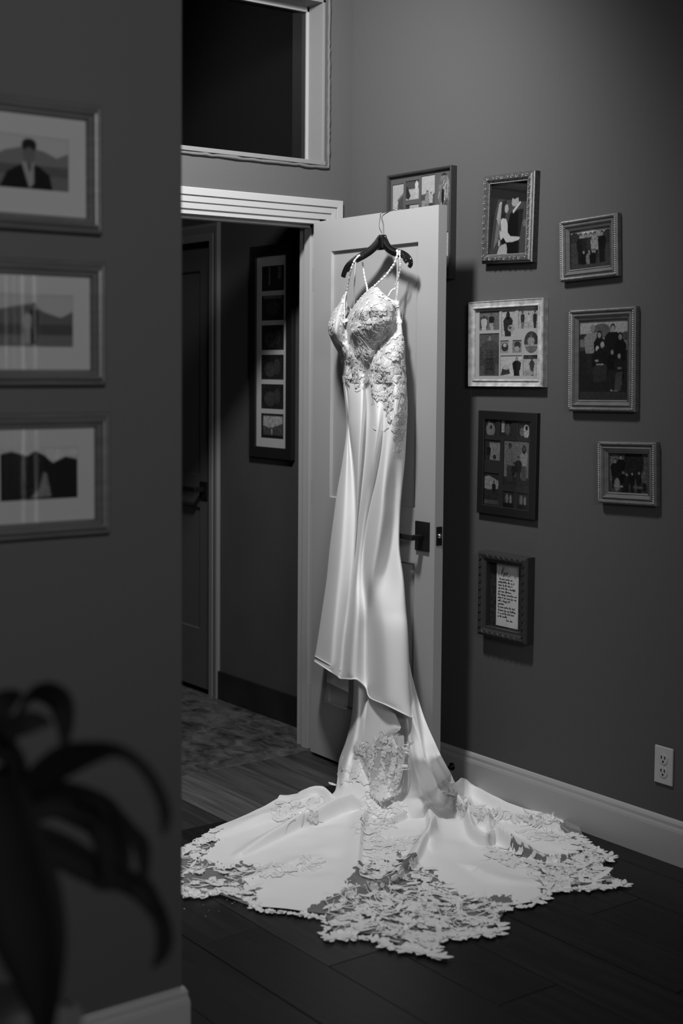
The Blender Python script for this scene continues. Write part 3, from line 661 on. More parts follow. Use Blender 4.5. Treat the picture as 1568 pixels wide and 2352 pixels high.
# --- deep frame with the handwritten note
t, w, h = frame(3.517, 3.282, .567, .858, 'dark deep frame with a handwritten note, lowest beside the door')
moulding(w, h, [(0, 0), (0, .030), (.003, .036), (.010, .040), (.020, .038), (.026, .032), (.028, .032), (.030, .030), (.032, .032), (.034, .030), (.034, .008)], mat('dark_pewter', .045, .38, .5, metal=.3), t)
beads(w, h, .014, .036, .026, (.0125, .0022, .0075), -.95, SILVD, t, 'ribbing')
for si, ss in ((1, 0), ): pass
backing(w-.02, h-.02, .008, mat('note_surround', .022, .7, .2, noise=(80, .8, 4)), t)
nw, nh = .106, .212
note = pyobj('note_sheet', [(-nw/2, -nh/2, .0092), (nw/2, -nh/2, .0092), (nw/2, nh/2, .0092), (-nw/2, nh/2, .0092)], [(0, 1, 2, 3)], PAPER, t)
note['label'] = 'white sheet of handwriting headed Mom'
A = Acc()
def stroke(P, w0, z=.0096, cx=0, cy=0, s=1., sh=.25):
    Q = cr1(np.array(P, float), max(4, len(P)*4)); A.add(*ribbon_vf([(cx+(q[0]+sh*q[1])*s, cy+q[1]*s, z) for q in Q], w0, (0, 0, 1), .0002))
# "Mom" in script
stroke([(0, .0), (.1, .6), (.18, 1.6), (.2, .8), (.24, 0), (.3, .8), (.48, 1.55), (.5, .9), (.56, .0), (.66, 0), (.78, .35), (.92, .5), (.85, .1), (.72, .08), (.74, .4), (.95, .6), (1.1, .5), (1.12, 0), (1.2, .5), (1.32, .6), (1.34, 0), (1.42, .5), (1.54, .6), (1.58, .05), (1.75, 0), (2.1, .4)], .0011, cx=-.034, cy=.066, s=.021)
GL = {}
def word(txt, x, y, s):
    """small joined handwriting"""
    rr = random.Random(hash(txt) & 255)
    P = [(x, y)]
    for ch in txt:
        hgt = 1.9 if ch in 'bdfhklt' or ch.isupper() else 1.0; dn = -.9 if ch in 'gjpqyf' else 0
        wdt = {'i': .45, 'l': .45, 't': .5, 'm': 1.3, 'w': 1.3}.get(ch, .85)
        hump = 3 if ch in 'mw' else (2 if ch in 'nuhy' else 1)
        for k in range(hump):
            P.append((x+s*wdt*(k+.35)/hump, y+s*(hgt if k == 0 else 1))); P.append((x+s*wdt*(k+.75)/hump, y+s*(dn if k == hump-1 else 0)))
        if ch in 'aoecgdqs': P.append((x+s*wdt*.5, y+s*.9)); P.append((x+s*wdt*.95, y+s*.1))
        x += s*wdt
    Q = cr1(np.array(P), len(P)*2); A.add(*ribbon_vf([(q[0]+.22*(q[1]-y), q[1], .0096) for q in Q], .00105, (0, 0, 1), .0002))
    return x
LINES = ["My mom makes me", "comfortable. She is at", "home by the time I", "she looks like a beautiful", "get some flowers.", "She always remembers me", "when I am sorry for my", "with a happy bed", "question.", "My mom makes the best", "brownies for my birthday.", "I ve got the best mom", "in the world.", "         Love Ann"]
for i, ln in enumerate(LINES):
    yy = .0530-i*.0107; xx = -.044+(0.006 if i in (0,) else 0)+random.uniform(-.001, .001)
    for wd_ in ln.split(' '):
        if not wd_: xx += .0045; continue
        xx = word(wd_, xx, yy, .0042*(1 if len(ln) < 24 else .93)) + .0042
A.obj('handwriting', INK, note, False)
pane(w-.07, h-.07, .028, t)
# --- tall hall frame with six photos
t, w, h = frame(4.968, 4.654, 1.100, 1.985, 'tall black frame with six photos in a column, in the hallway', group='frames in the hallway')
moulding(w, h, [(0, 0), (0, .016), (.002, .018), (.044, .018), (.046, .016), (.046, .006)], BLKF, t)
ops = []
a, b = -w/2+.078, w/2-.070
for k in range(6): z1_ = h/2-.086-k*.1225; ops.append((a, b, z1_-.103, z1_))
mat_board(ops, w-.09, h-.09, .010, .002, mat('hall_mat', .33, .85, .1), t); backing(w-.01, h-.01, .005, BKD, t)
for k, (a, b, c, d) in enumerate(ops):
    W_, H_ = mdims(b-a, d-c, 420); p = Pic(W_, H_, .015)
    if k == 0: p.rect(.33, .37, .2, .95, .14); p.rect(.72, .85, .45, .95, .07)
    elif k == 1: p.rect(.1, .9, .85, 1, .08); p.ell(.5, .5, .3, .3, .03)
    elif k == 5:
        p.a[:] = .02; p.rect(.1, .95, .12, .88, .26); p.hill([(.1, .5), (.35, .42), (.55, .45), (.95, .6)], .05); p.rect(0, 1, 0, .12, .01); p.rect(.95, 1, 0, 1, .01); p.rect(0, .1, 0, 1, .01); p.rect(.47, .51, .15, .38, .25)
    else: p.ell(.4, .4, .25, .3, .035); p.ell(.7, .5, .15, .3, .03)
    p.noise(.25, 2).blur(1); photo(p, (a+b)/2, (c+d)/2, b-a, d-c, .008, t)
# --- three wide frames on the near left wall
LFR = mat('brushed_grey_frame', .11, .38, .5, metal=.25, noise=((10, 10, 80), .15, 3)); LMAT = mat('cream_mat', .34, .85, .1)
def left_frame(xr, z0, z1, label, painter):
    w = .307; h = z1-z0; t = empty('picture_frame', mtx=ML(xr-w/2, (z0+z1)/2)); tag(t, label, 'picture frame', 'wide frames on the near left wall')
    moulding(w, h, [(0, .0), (0, .014), (.004, .020), (.007, .021), (.010, .019), (.013, .024), (.017, .027), (.021, .025), (.025, .018), (.028, .018), (.033, .008), (.033, .004)], LFR, t)
    ow, oh = .166, .102; ty_ = .004
    mat_board([(-ow/2, ow/2, -oh/2+ty_, oh/2+ty_)], w-.064, h-.064, .007, .002, LMAT, t); backing(w-.01, h-.01, .003, BKD, t)
    p = Pic(150, 92, .3); painter(p); photo(p, 0, ty_, ow, oh, .0052, t); pane(w-.066, h-.066, .010, t)
def lp1(p):
    p.a[:] = .30; p.hill([(0, .55), (.2, .7), (.45, .8), (.7, .72), (.85, .62), (1, .72)], .12); p.rect(0, 1, 0, .45, .07); p.rect(0, 1, 0, .25, .10)
    p.poly([(.12, 0), (.22, .30), (.42, .48), (.62, .44), (.76, .28), (.8, 0)], .010); p.poly([(.40, .50), (.56, .5), (.56, .1), (.50, 0), (.46, .2)], .20); p.poly([(.47, .48), (.53, .48), (.53, .38), (.5, .3)], .06)
    p.ell(.50, .66, .080, .19, .10); p.ell(.50, .82, .095, .13, .015); p.ell(.50, .63, .070, .15, .09); p.blur(2)
def lp2(p):
    p.a[:] = .28; p.hill([(0, .68), (.2, .75), (.45, .82), (.65, .65), (.85, .56), (1, .68)], .08); p.rect(0, 1, 0, .35, .10); p.rect(0, 1, .22, .42, .05)
    p.person(.50, .04, .80, .012, .01, .05, .015, .26); p.person(.42, .04, .70, .22, .20, .1, .02, .24); p.blur(2)
def lp3(p):
    p.a[:] = .35; p.hill([(0, .9), (.15, .95), (.35, .85), (.45, .95), (.58, .85), (.68, .70), (.85, .82), (1, .76)], .012); p.poly([(.38, .02), (.50, .2), (.56, .52), (.60, .5), (.66, .05)], .14); p.noise(.1, 3).blur(2)
left_frame(1.3365, 1.746, 2.003, 'grey wide frame with a photo of a man in a suit, topmost of three', lp1)
left_frame(1.3440, 1.443, 1.693, 'grey wide frame with a photo of a couple by hills, middle of three', lp2)
left_frame(1.3525, 1.140, 1.391, 'grey wide frame with a photo of dark trees and a pale gown, lowest of three', lp3)
# ------------------------------------------------------------------ hanger
hg = empty('clothes_hanger', tuple(dp(877, 541, .05))); tag(hg, 'glossy black plastic clothes hanger hooked over the top of the white door', 'hanger')
bpy.context.view_layer.update()
def keep(o, par):
    if o.get('moved') is None: o.data.transform(Matrix.Translation(-par.location)); o['moved'] = 1
    o.parent = par; return o
A = Acc()
armL = [(788, 636, .085, 6.5), (790, 628, .085, 7), (795, 616, .083, 7), (802, 607, .080, 7), (811, 600, .076, 7.5), (824, 592, .07, 8.5), (838, 584, .064, 9), (852, 574, .058, 9.5), (863, 563, .054, 10), (871, 552, .051, 10), (876, 545, .05, 8)]
armR = [(940, 613, .056, 4.5), (943, 606, .056, 5.5), (941, 597, .056, 6.5), (934, 589, .055, 7), (924, 584, .054, 8), (912, 581, .053, 8.5), (900, 576, .052, 9), (890, 568, .051, 10), (884, 558, .05, 11), (881, 549, .05, 9), (879, 544, .05, 7)]
for arm in (armL, armR):
    Q = cr1(np.array(arm, float), 44); P = [dp(q[0], q[1], q[2]) for q in Q]
    A.add(*tube_vf(P, [q[3]/590 for q in Q], 14, flat=(DN, .0065)))
A.add(*tube_vf([dp(877, 574, .05), dp(877, 566, .05), dp(877, 556, .05), dp(877, 547, .05), dp(877, 541.5, .05), dp(877, 540, .05)], [.018, .031, .029, .0255, .023, .018], 14, flat=(DN, .0085)))
for P in ([(803, 610, .079), (802, 618, .079), (799, 623, .079), (796, 621, .079)], [(925, 589, .054), (928, 597, .054), (932, 603, .054), (935, 600, .054), (935, 596, .054)]):
    A.add(*tube_vf([dp(*p) for p in P], .0042, 8, flat=(DN, .0045)))
keep(A.obj('hanger_body', HANG, None), hg)
Q = [dp(878, 541, .05), dp(876, 534, .048), dp(871, 523, .044), dp(871.5, 510, .036), dp(874, 497, .024), dp(876, 489, .012), dp(878, 485.5, .0)]
top = dp(878, 485.5, .0); zt = 2.026
Q = Q[:-2] + [dp(876, 490, .008), uz(.484, zt, -.004), uz(.492, zt+.002, -.018), uz(.50, zt-.001, -.034), uz(.503, zt-.018, -.041)]
keep(pyobj('hook', *tube_vf(cr1(np.array(Q), 40), .0016, 8), STEEL, None, True), hg)

# ------------------------------------------------------------------ the dress
DR = empty('wedding_dress', tuple(dp(877, 700, .05))); tag(DR, 'long white lace wedding dress hanging on the open door, train spread on the floor', 'dress')
bpy.context.view_layer.update()
SURF = {}
def net_obj(name, rows, nu, nv, m, offs=None, wr=0.0, keepname=None):
    A_ = net(rows, nu, nv); V = [dp(*p) for p in A_.reshape(-1, 3)]
    o = pyobj(name, V, grid_faces(nv, nu), m, None, True); keep(o, DR)
    if keepname: SURF[keepname] = (V, grid_faces(nv, nu))
    return o
# skirt front: columns 0..13
sk = [
 [(800, 862, .02), (786, 862, .055), (789, 864, .085), (793, 864, .09), (799, 864, .095), (830, 862, .105), (842, 862, .088), (852, 862, .12), (866, 862, .118), (884, 862, .122), (898, 862, .115), (910, 862, .112), (931, 862, .06), (922, 862, .02)],
 [(806, 930, .02), (793, 930, .05), (796, 930, .075), (799, 930, .07), (804, 930, .095), (830, 930, .115), (842, 930, .075), (856, 930, .125), (868, 930, .135), (884, 930, .120), (898, 930, .125), (911, 930, .122), (935, 930, .06), (927, 930, .02)],
 [(806, 985, .02), (796, 985, .045), (798, 985, .055), (801, 985, .050), (806, 985, .095), (828, 985, .118), (839, 985, .075), (856, 985, .135), (868, 985, .145), (879, 985, .115), (890, 985, .135), (909, 985, .120), (933, 985, .06), (925, 985, .02)],
 [(795, 1060, .02), (786, 1060, .05), (796, 1060, .072), (808, 1060, .048), (813, 1060, .092), (824, 1060, .112), (834, 1060, .075), (848, 1060, .13), (858, 1060, .14), (868, 1060, .112), (884, 1060, .145), (907, 1060, .108), (929, 1060, .065), (920, 1060, .02)],
 [(784, 1130, .02), (774, 1130, .055), (792, 1130, .085), (812, 1130, .050), (816, 1130, .085), (821, 1130, .10), (827, 1130, .075), (840, 1130, .118), (849, 1130, .120), (856, 1130, .110), (878, 1130, .155), (903, 1130, .098), (922, 1130, .07), (914, 1130, .02)],
 [(778, 1190, .02), (766, 1190, .06), (788, 1190, .095), (813, 1190, .055), (816, 1190, .078), (819, 1190, .086), (822, 1190, .075), (832, 1190, .110), (838, 1190, .112), (845, 1190, .105), (872, 1190, .160), (902, 1190, .095), (918, 1190, .07), (911, 1190, .02)],
 [(773, 1260, .02), (757, 1260, .06), (782, 1260, .105), (809, 1260, .062), (813, 1260, .072), (815, 1260, .08), (817, 1260, .075), (823, 1260, .11), (829, 1260, .112), (837, 1260, .105), (862, 1260, .165), (893, 1260, .105), (917, 1260, .08), (911, 1260, .02)],
 [(768, 1330, .02), (750, 1330, .065), (776, 1330, .115), (803, 1330, .068), (806, 1330, .072), (808, 1330, .08), (810, 1330, .09), (817, 1330, .125), (824, 1330, .122), (835, 1330, .110), (851, 1330, .165), (884, 1330, .120), (925, 1330, .09), (920, 1330, .02)],
 [(758, 1400, .02), (740, 1400, .07), (769, 1400, .125), (796, 1400, .072), (799, 1400, .078), (801, 1400, .09), (803, 1400, .105), (811, 1400, .150), (822, 1400, .155), (838, 1400, .120), (848, 1400, .140), (880, 1400, .150), (930, 1400, .10), (923, 1400, .02)],
 [(752, 1460, .02), (731, 1460, .075), (763, 1460, .13), (788, 1460, .080), (791, 1460, .082), (793, 1460, .095), (796, 1460, .115), (808, 1460, .165), (821, 1460, .160), (838, 1460, .115), (850, 1460, .135), (885, 1460, .165), (935, 1460, .11), (927, 1460, .03)],
 [(750, 1510, .02), (724, 1504, .08), (758, 1520, .13), (781, 1528, .085), (785, 1529, .083), (788, 1530, .10), (792, 1530, .125), (803, 1535, .170), (818, 1545, .160), (838, 1560, .110), (852, 1570, .130), (890, 1590, .170), (940, 1600, .115), (933, 1590, .03)],
 [(750, 1528, .02), (722, 1518, .08), (752, 1538, .13), (774, 1552, .092), (778, 1556, .086), (783, 1559, .10), (788, 1559, .125), (803, 1560, .168), (820, 1561, .158), (840, 1580, .112), (850, 1603, .130), (888, 1620, .168), (946, 1648, .115), (934, 1635, .03)],
]
net_obj('skirt_front', sk, 150, 170, SATIN, keepname='skirt')
# hem seam
hem = net(sk, 150, 170)[-1]; hem2 = net(sk, 150, 170)[-9]
A = Acc(); A.add(*tube_vf([dp(p[0], p[1], p[2]+.001) for p in hem[8:146]], .0022, 6)); keep(A.obj('hem', SATIN, None), DR)
A = Acc(); A.add(*tube_vf([dp(p[0], p[1]-6, p[2]+.001) for p in hem2[10:46]], .0012, 5)); keep(A.obj('hem_seam', SATIN, None), DR)
# skirt back, lying against the door
bk = [[(x0, y, .012), (x0+(x1-x0)*.33, y, .016), (x0+(x1-x0)*.66, y, .016), (x1, y, .012)] for y, x0, x1 in ((735, 800, 916), (800, 790, 924), (870, 800, 922), (1000, 806, 922), (1150, 785, 912), (1300, 772, 914), (1450, 760, 926), (1560, 765, 936))]
net_obj('skirt_back', bk, 12, 40, SATIN)
# bodice front
bo = [
 [(797, 668, .045), (795, 668, .050), (796, 668, .052), (797, 669, .052), (792, 733, .085), (804, 716, .09), (822, 690, .085), (858, 657, .075), (880, 674, .075), (896, 686, .065), (908, 690, .055), (918, 690, .045), (916, 690, .02)],
 [(795, 690, .04), (783, 690, .06), (787, 690, .075), (793, 700, .07), (793, 745, .085), (806, 725, .10), (826, 702, .12), (858, 676, .11), (880, 686, .10), (898, 696, .08), (908, 699, .06), (918, 701, .045), (915, 701, .02)],
 [(785, 718, .03), (765, 718, .08), (775, 718, .105), (786, 722, .09), (794, 755, .085), (808, 738, .12), (828, 718, .155), (856, 702, .16), (880, 704, .14), (899, 708, .095), (909, 714, .06), (919, 715, .045), (913, 715, .02)],
 [(775, 742, .03), (755, 742, .095), (770, 743, .145), (783, 745, .12), (796, 766, .09), (810, 752, .14), (830, 738, .150), (855, 728, .158), (878, 726, .145), (898, 724, .11), (909, 730, .065), (920, 732, .05), (912, 732, .02)],
 [(770, 757, .03), (753, 757, .10), (768, 762, .155), (782, 764, .13), (797, 776, .095), (811, 764, .145), (830, 757, .148), (853, 752, .155), (877, 746, .142), (896, 740, .115), (909, 744, .07), (922, 746, .055), (912, 746, .02)],
 [(772, 772, .03), (757, 772, .09), (771, 778, .14), (785, 782, .12), (799, 788, .10), (813, 776, .13), (831, 776, .137), (852, 774, .140), (874, 768, .128), (890, 762, .10), (907, 768, .085), (925, 770, .06), (914, 770, .02)],
 [(778, 788, .02), (764, 788, .07), (778, 794, .105), (790, 797, .11), (803, 800, .108), (817, 796, .118), (833, 793, .127), (851, 790, .127), (870, 786, .115), (885, 783, .105), (905, 790, .105), (927, 792, .06), (918, 792, .02)],
 [(790, 815, .02), (778, 815, .055), (788, 820, .09), (798, 822, .105), (809, 824, .11), (822, 822, .11), (836, 820, .117), (850, 818, .116), (862, 816, .106), (879, 816, .125), (905, 818, .115), (929, 818, .06), (920, 818, .02)],
 [(797, 845, .02), (786, 845, .055), (794, 847, .088), (803, 848, .098), (814, 849, .105), (826, 849, .105), (838, 848, .10), (848, 847, .10), (858, 846, .118), (876, 846, .132), (903, 846, .12), (930, 846, .062), (921, 846, .02)],
 [(800, 880, .02), (787, 880, .057), (793, 880, .088), (801, 880, .095), (812, 880, .103), (826, 880, .108), (840, 880, .092), (849, 880, .108), (862, 880, .126), (880, 880, .124), (904, 880, .118), (933, 880, .062), (924, 880, .02)],
]
net_obj('bodice', bo, 110, 120, LACEB if False else mat('bodice_fabric', .44, .6, .3, bump=(700, .3)), keepname='bodice')
# back neckline band and inner back seen through the neckline
net_obj('bodice_back', [[(783, 690, .012), (795, 712, .012), (812, 726, .012), (860, 715, .012), (916, 700, .012)], [(775, 750, .014), (795, 755, .014), (812, 758, .014), (860, 755, .014), (916, 750, .014)], [(790, 830, .014), (800, 830, .014), (815, 830, .014), (860, 830, .014), (925, 830, .014)]], 30, 20, SATIN_IN)
def strap(name, pts, w, m, th=.0015, seg=24):
    Q = cr1(np.array(pts, float), seg); V, F = ribbon_vf([dp(*q[:3]) for q in Q], w, DN, th); return keep(pyobj(name, V, F, m, None, False), DR)
strap('back_band', [(792, 690, .02), (796, 702, .02), (803, 711, .02), (812, 717, .022)], .012, SATIN)
def rope(name, pts, r, m=LACE, wob=.0012, seg=46):
    Q = cr1(np.array(pts, float), seg); A = Acc()
    P = [dp(*q[:3]) for q in Q]
    A.add(*tube_vf(P, [r*(1+.35*math.sin(i*1.9)+.2*RNG.normal()) for i in range(len(P))], 7))
    for i in range(0, len(P), 2):                      # small leaves sewn along the strap
        a = RNG.uniform(0, 6.28); c = P[i]+DN*.001; l = RNG.uniform(.004, .008)
        e1 = (DU*math.cos(a)+Z_*math.sin(a)); e2 = np.cross(DN, e1)
        A.add([c-e1*l*.4, c+e2*l*.35+DN*.001, c+e1*l, c-e2*l*.35+DN*.001], [(0, 1, 2, 3)])
    return keep(A.obj(name, m, None), DR)
rope('strap', [(826, 586, .074), (820, 591, .088), (812, 603, .094), (806, 622, .088), (801, 645, .068), (797, 668, .055)], .0032)
rope('strap', [(833, 603, .052), (834, 614, .05), (838, 640, .045), (843, 662, .05), (842, 676, .06)], .0030)
rope('strap', [(912, 575, .060), (913, 584, .068), (906, 604, .070), (897, 618, .07), (885, 634, .074), (870, 648, .078), (860, 657, .080)], .0036)
rope('strap', [(918, 576, .060), (918, 588, .068), (919, 602, .066), (919, 618, .06), (914, 640, .05), (908, 655, .045)], .0024)
rope('strap', [(908, 662, .045), (901, 666, .05), (896, 672, .055), (891, 680, .065)], .0022)
rope('strap', [(797, 668, .055), (793, 680, .07), (791, 700, .08), (791, 733, .09)], .0018)
for pts in ([(817, 602, .078), (815, 640, .06), (814, 670, .045), (813, 708, .022)], [(912, 598, .068), (913, 630, .05), (913, 660, .045), (910, 690, .04)]):
    s_ = strap('hanger_loop', pts, .0085, SATIN); s_['label'] = 'thin white hanging loop with tiny dark print'
    Q = cr1(np.array(pts, float), 60); A = Acc()
    for i in range(14, 56):
        if RNG.random() < .22: continue
        c = dp(*Q[i][:3])+DN*.0022; a = RNG.uniform(-.5, .5)
        e1 = (DU*math.cos(a)+Z_*math.sin(a)); A.add(*ribbon_vf([c-e1*.0014, c+e1*.0014], .0009, DN, .0002))
    keep(A.obj('printed_marks', INK, None, False), DR)
# under layers at the left, in the shade of the skirt
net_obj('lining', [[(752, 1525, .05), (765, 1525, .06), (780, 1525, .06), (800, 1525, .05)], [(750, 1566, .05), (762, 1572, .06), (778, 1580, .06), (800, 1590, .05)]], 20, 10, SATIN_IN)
net_obj('lining_net', [[(753, 1540, .03), (770, 1540, .035), (790, 1540, .03), (806, 1540, .03)], [(748, 1580, .03), (764, 1582, .035), (785, 1590, .03), (800, 1590, .03)], [(744, 1612, .03), (757, 1616, .035), (775, 1624, .04), (797, 1630, .04)]], 24, 20, TULLE)
# waterfall and train: key rows of world points -------------------------------------------------
NC = 17
def lerp_poly(P, n):
    P = np.array(P, float); d = np.r_[0, np.cumsum(np.hypot(*np.diff(P[:, :2], axis=0).T))]; t = np.linspace(0, d[-1], n)
    return np.stack([np.interp(t, d, P[:, k]) for k in range(P.shape[1])], 1)
def rowd(P, n=NC): return [dp(*p) for p in lerp_poly(P, n)]
W0 = rowd([(806, 1470, .03), (815, 1470, .075), (840, 1470, .06), (870, 1470, .08), (900, 1470, .06), (930, 1470, .05)])
W1 = rowd([(812, 1560, .03), (818, 1560, .09), (840, 1560, .08), (868, 1560, .085), (890, 1560, .06), (925, 1560, .085), (948, 1560, .04)])
W2 = rowd([(808, 1640, .035), (816, 1640, .11), (842, 1640, .11), (868, 1640, .09), (900, 1640, .05), (945, 1640, .10), (958, 1640, .06), (973, 1645, .045)])
W3 = rowd([(795, 1700, .04), (806, 1700, .13), (835, 1700, .13), (870, 1700, .09), (912, 1700, .06), (950, 1700, .12), (972, 1700, .10), (998, 1704, .08)])
W4 = rowd([(779, 1745, .05), (790, 1745, .15), (825, 1748, .16), (872, 1748, .10), (912, 1748, .08), (955, 1748, .17), (985, 1742, .15), (1014, 1738, .12)])
hubp = [(774, 1795), (782, 1812), (800, 1822), (830, 1830), (850, 1836), (872, 1838), (905, 1838), (935, 1838), (960, 1832), (985, 1822), (1005, 1806), (1022, 1792), (1036, 1778)]
hub = lerp_poly(hubp, NC)
hz = np.interp(np.arange(NC), [0, 9, 12, 14, 16], [.045, .05, .075, .12, .13])
WH = [floorp(p[0], p[1], hz[k]) for k, p in enumerate(hub)]
ring = [(390, 1965), (392, 2040), (430, 2062), (500, 2062), (575, 2090), (660, 2097), (745, 2108), (765, 2150), (850, 2155), (925, 2180), (1000, 2195), (1020, 2160), (1090, 2150), (1140, 2135), (1165, 2090), (1230, 2078), (1270, 2050), (1330, 2040), (1425, 2034), (1370, 2006), (1400, 1975), (1345, 1940), (1325, 1898)]
ang_n = [0, 1.0, 1.7, 2.5, 3.5, 4.4, 5.3, 6.0, 6.8, 7.6, 8.6, 9.4, 10.2, 10.8, 11.4, 12.1, 12.7, 13.3, 14.2, 14.7, 15.2, 15.6, 16.]
def ring_at(s): return np.array([np.interp(s, ang_n, [r[0] for r in ring]), np.interp(s, ang_n, [r[1] for r in ring])])
left_edge = [(774, 1795), (762, 1822), (700, 1828), (645, 1836), (600, 1862), (500, 1905), (440, 1942), (390, 1965)]
right_edge = [(1036, 1778), (1062, 1796), (1096, 1827), (1159, 1855), (1218, 1868), (1262, 1872), (1300, 1888), (1325, 1898)]
NFL = 60; NS = 420
le = lerp_poly(left_edge, NFL); re = lerp_poly(right_edge, NFL)
hubF = cr1(hub, NS)
up_rows = cr1(np.array([W0, W1, W2, W3, W4, WH]).reshape(6, -1), 110).reshape(110, NC, 3)
up = np.array([cr1(r, NS) for r in up_rows])
# folds of the hanging part: a soft rise that drops away steeply on one side
CR = RW.T
def proj_px(P):
    q = (P-CP) @ RW; return PP[0]+FPX*q[..., 0]/-q[..., 2], PP[1]-FPX*q[..., 1]/-q[..., 2]
FOLDS = [([(936, 1500), (942, 1560), (957, 1650), (972, 1740), (998, 1790), (1006, 1815)], .042, 30, 5), ([(925, 1600), (934, 1680), (948, 1760), (972, 1830)], .030, 26, 5),
         ([(814, 1560), (806, 1660), (790, 1750), (782, 1800)], .020, 12, 16), ([(838, 1600), (836, 1700), (834, 1760), (838, 1812)], .018, 14, 10), ([(985, 1700), (1003, 1750), (1026, 1790)], .020, 10, 5)]
ux, uy = proj_px(up); dsp = np.zeros(ux.shape)
for P, h_, wl_, wr2 in FOLDS:
    P = np.array(P, float); xl = np.interp(uy, P[:, 1], P[:, 0]); on = np.clip((uy-P[0, 1])/50, 0, 1)*np.clip((P[-1, 1]+12-uy)/14, 0, 1)
    dx_ = ux-xl; dsp += h_*on*np.where(dx_ < 0, np.exp(-(dx_/wl_)**2), np.exp(-(dx_/wr2)**2))
vdir = (CP-up); vdir /= np.linalg.norm(vdir, axis=-1, keepdims=True)
dsp *= np.linspace(1, .55, up.shape[0])[:, None]
up = up+vdir*dsp[..., None]
# fold relief on the lying part, in metres on the floor plane
RIDGES = [([(838, 1840), (760, 1880), (690, 1905), (620, 1936), (555, 1968)], .050, .012, .030), ([(800, 1830), (700, 1862), (600, 1890), (500, 1925)], .030, .008, .045),
          ([(850, 1850), (830, 1900), (822, 1980), (815, 2050)], .022, .006, .030), ([(905, 1840), (930, 1860), (915, 1890), (893, 1905)], .030, .012, .022),
          ([(975, 1828), (984, 1880), (988, 1930), (990, 1960)], .034, .006, .022), ([(1010, 1815), (1060, 1880), (1085, 1900), (1120, 1905)], .045, .03, .022),
          ([(1030, 1795), (1100, 1845), (1200, 1885), (1290, 1900)], .035, .02, .026), ([(1072, 1898), (1084, 1930), (1112, 1950), (1134, 1938)], .036, .032, .017), ([(1108, 1880), (1118, 1905), (1128, 1925)], .018, .015, .014),
          ([(1000, 1920), (970, 1960), (955, 1985), (905, 2035), (850, 2062), (780, 2082)], .026, .010, .020), ([(1150, 1890), (1240, 1910), (1320, 1910)], .030, .020, .03),
          ([(1140, 1935), (1195, 1962), (1250, 1982), (1330, 1975)], .042, .008, .020), ([(1100, 2010), (1150, 2030), (1240, 2040)], .012, .006, .05), ([(700, 1990), (640, 2010), (570, 2030)], .012, .006, .04),
          ([(640, 1838), (690, 1850), (760, 1850)], .014, .02, .02)]
RL = []
for P, h0, h1, wd_ in RIDGES:
    pts = cr1(np.array([floorp(x_, y_)[:2] for x_, y_ in P]), 24); hs = np.linspace(h0, h1, 24); RL.append((pts, hs, wd_))
def relief(XY):
    Z = np.zeros(len(XY))
    for pts, hs, wd_ in RL:
        a, b = pts[:-1], pts[1:]; best = np.full(len(XY), 9.); hh = np.zeros(len(XY)); wd_ = wd_*.8; sg = np.zeros(len(XY))
        for i in range(len(a)):
            ab = b[i]-a[i]; t_ = np.clip(((XY-a[i])@ab)/(ab@ab+1e-12), 0, 1); d_ = XY-(a[i]+t_[:, None]*ab); dd = np.hypot(d_[:, 0], d_[:, 1]); m_ = dd < best
            best = np.where(m_, dd, best); hh = np.where(m_, hs[i]+(hs[i+1]-hs[i])*t_, hh); sg = np.where(m_, np.sign(ab[0]*d_[:, 1]-ab[1]*d_[:, 0]), sg)
        k_ = len(a)//2; ab = b[k_]-a[k_]; cs = np.sign(ab[0]*(0-a[k_][1])-ab[1]*(0-a[k_][0]))
        Z += 1.35*hh*np.where(sg == cs, np.exp(-(best/(wd_*.42))**2), np.exp(-(best/(wd_*1.5))**2))
    return Z
def vnoise(XY, f, seed):
    r = np.random.default_rng(seed); g = r.normal(0, 1, (64, 64)); p = XY*f; i = np.floor(p).astype(int); q = p-i; q = q*q*(3-2*q)
    G = lambda a, b: g[(i[:, 0]+a) % 64, (i[:, 1]+b) % 64]
    return (G(0, 0)*(1-q[:, 0])+G(1, 0)*q[:, 0])*(1-q[:, 1])+(G(0, 1)*(1-q[:, 0])+G(1, 1)*q[:, 0])*q[:, 1]
NR = 190
low = np.zeros((NR, NS, 3)); pxm = np.zeros((NR, NS, 2))
for j in range(NS):
    s = j/(NS-1)*(NC-1); h_ = hubF[j]; r_ = ring_at(s)
    tt = np.linspace(0, 1, NR)[:, None]
    line = h_*(1-tt)+r_*tt
    wl = max(0, 1-s/.5); wr_ = max(0, 1-(NC-1-s)/.6)
    if wl > 0:
        e = lerp_poly(left_edge, NR); wl = wl**1.0; line = line*(1-wl)+(e + (h_-e[0])*(1-tt)+(r_-e[-1])*tt)*wl
    if wr_ > 0:
        e = lerp_poly(right_edge, NR); line = line*(1-wr_)+(e + (h_-e[0])*(1-tt)+(r_-e[-1])*tt)*wr_
    pxm[:, j] = line
t_ = np.linspace(0, 1, NR)
for i in range(NR):
    for j in range(NS):
        low[i, j] = floorp(pxm[i, j, 0], pxm[i, j, 1], .0)
XY = low.reshape(-1, 3)[:, :2]
zr = relief(XY)+.003*vnoise(XY, 14, 3)+.006*vnoise(XY, 5, 4)
zr = zr.reshape(NR, NS)
fade = np.clip(t_/.10, 0, 1)[:, None]; edge = np.clip((1-t_)/.25, .0, 1)[:, None]
base = .045*(1-fade)**2
side = np.minimum(np.linspace(0, 1, NS), 1-np.linspace(0, 1, NS))[None, :]; sidef = np.clip(side/.03, 0, 1)
low[:, :, 2] = base + .010 + np.maximum(zr, -.006)*fade*(.25+.75*edge)*(.4+.6*sidef)
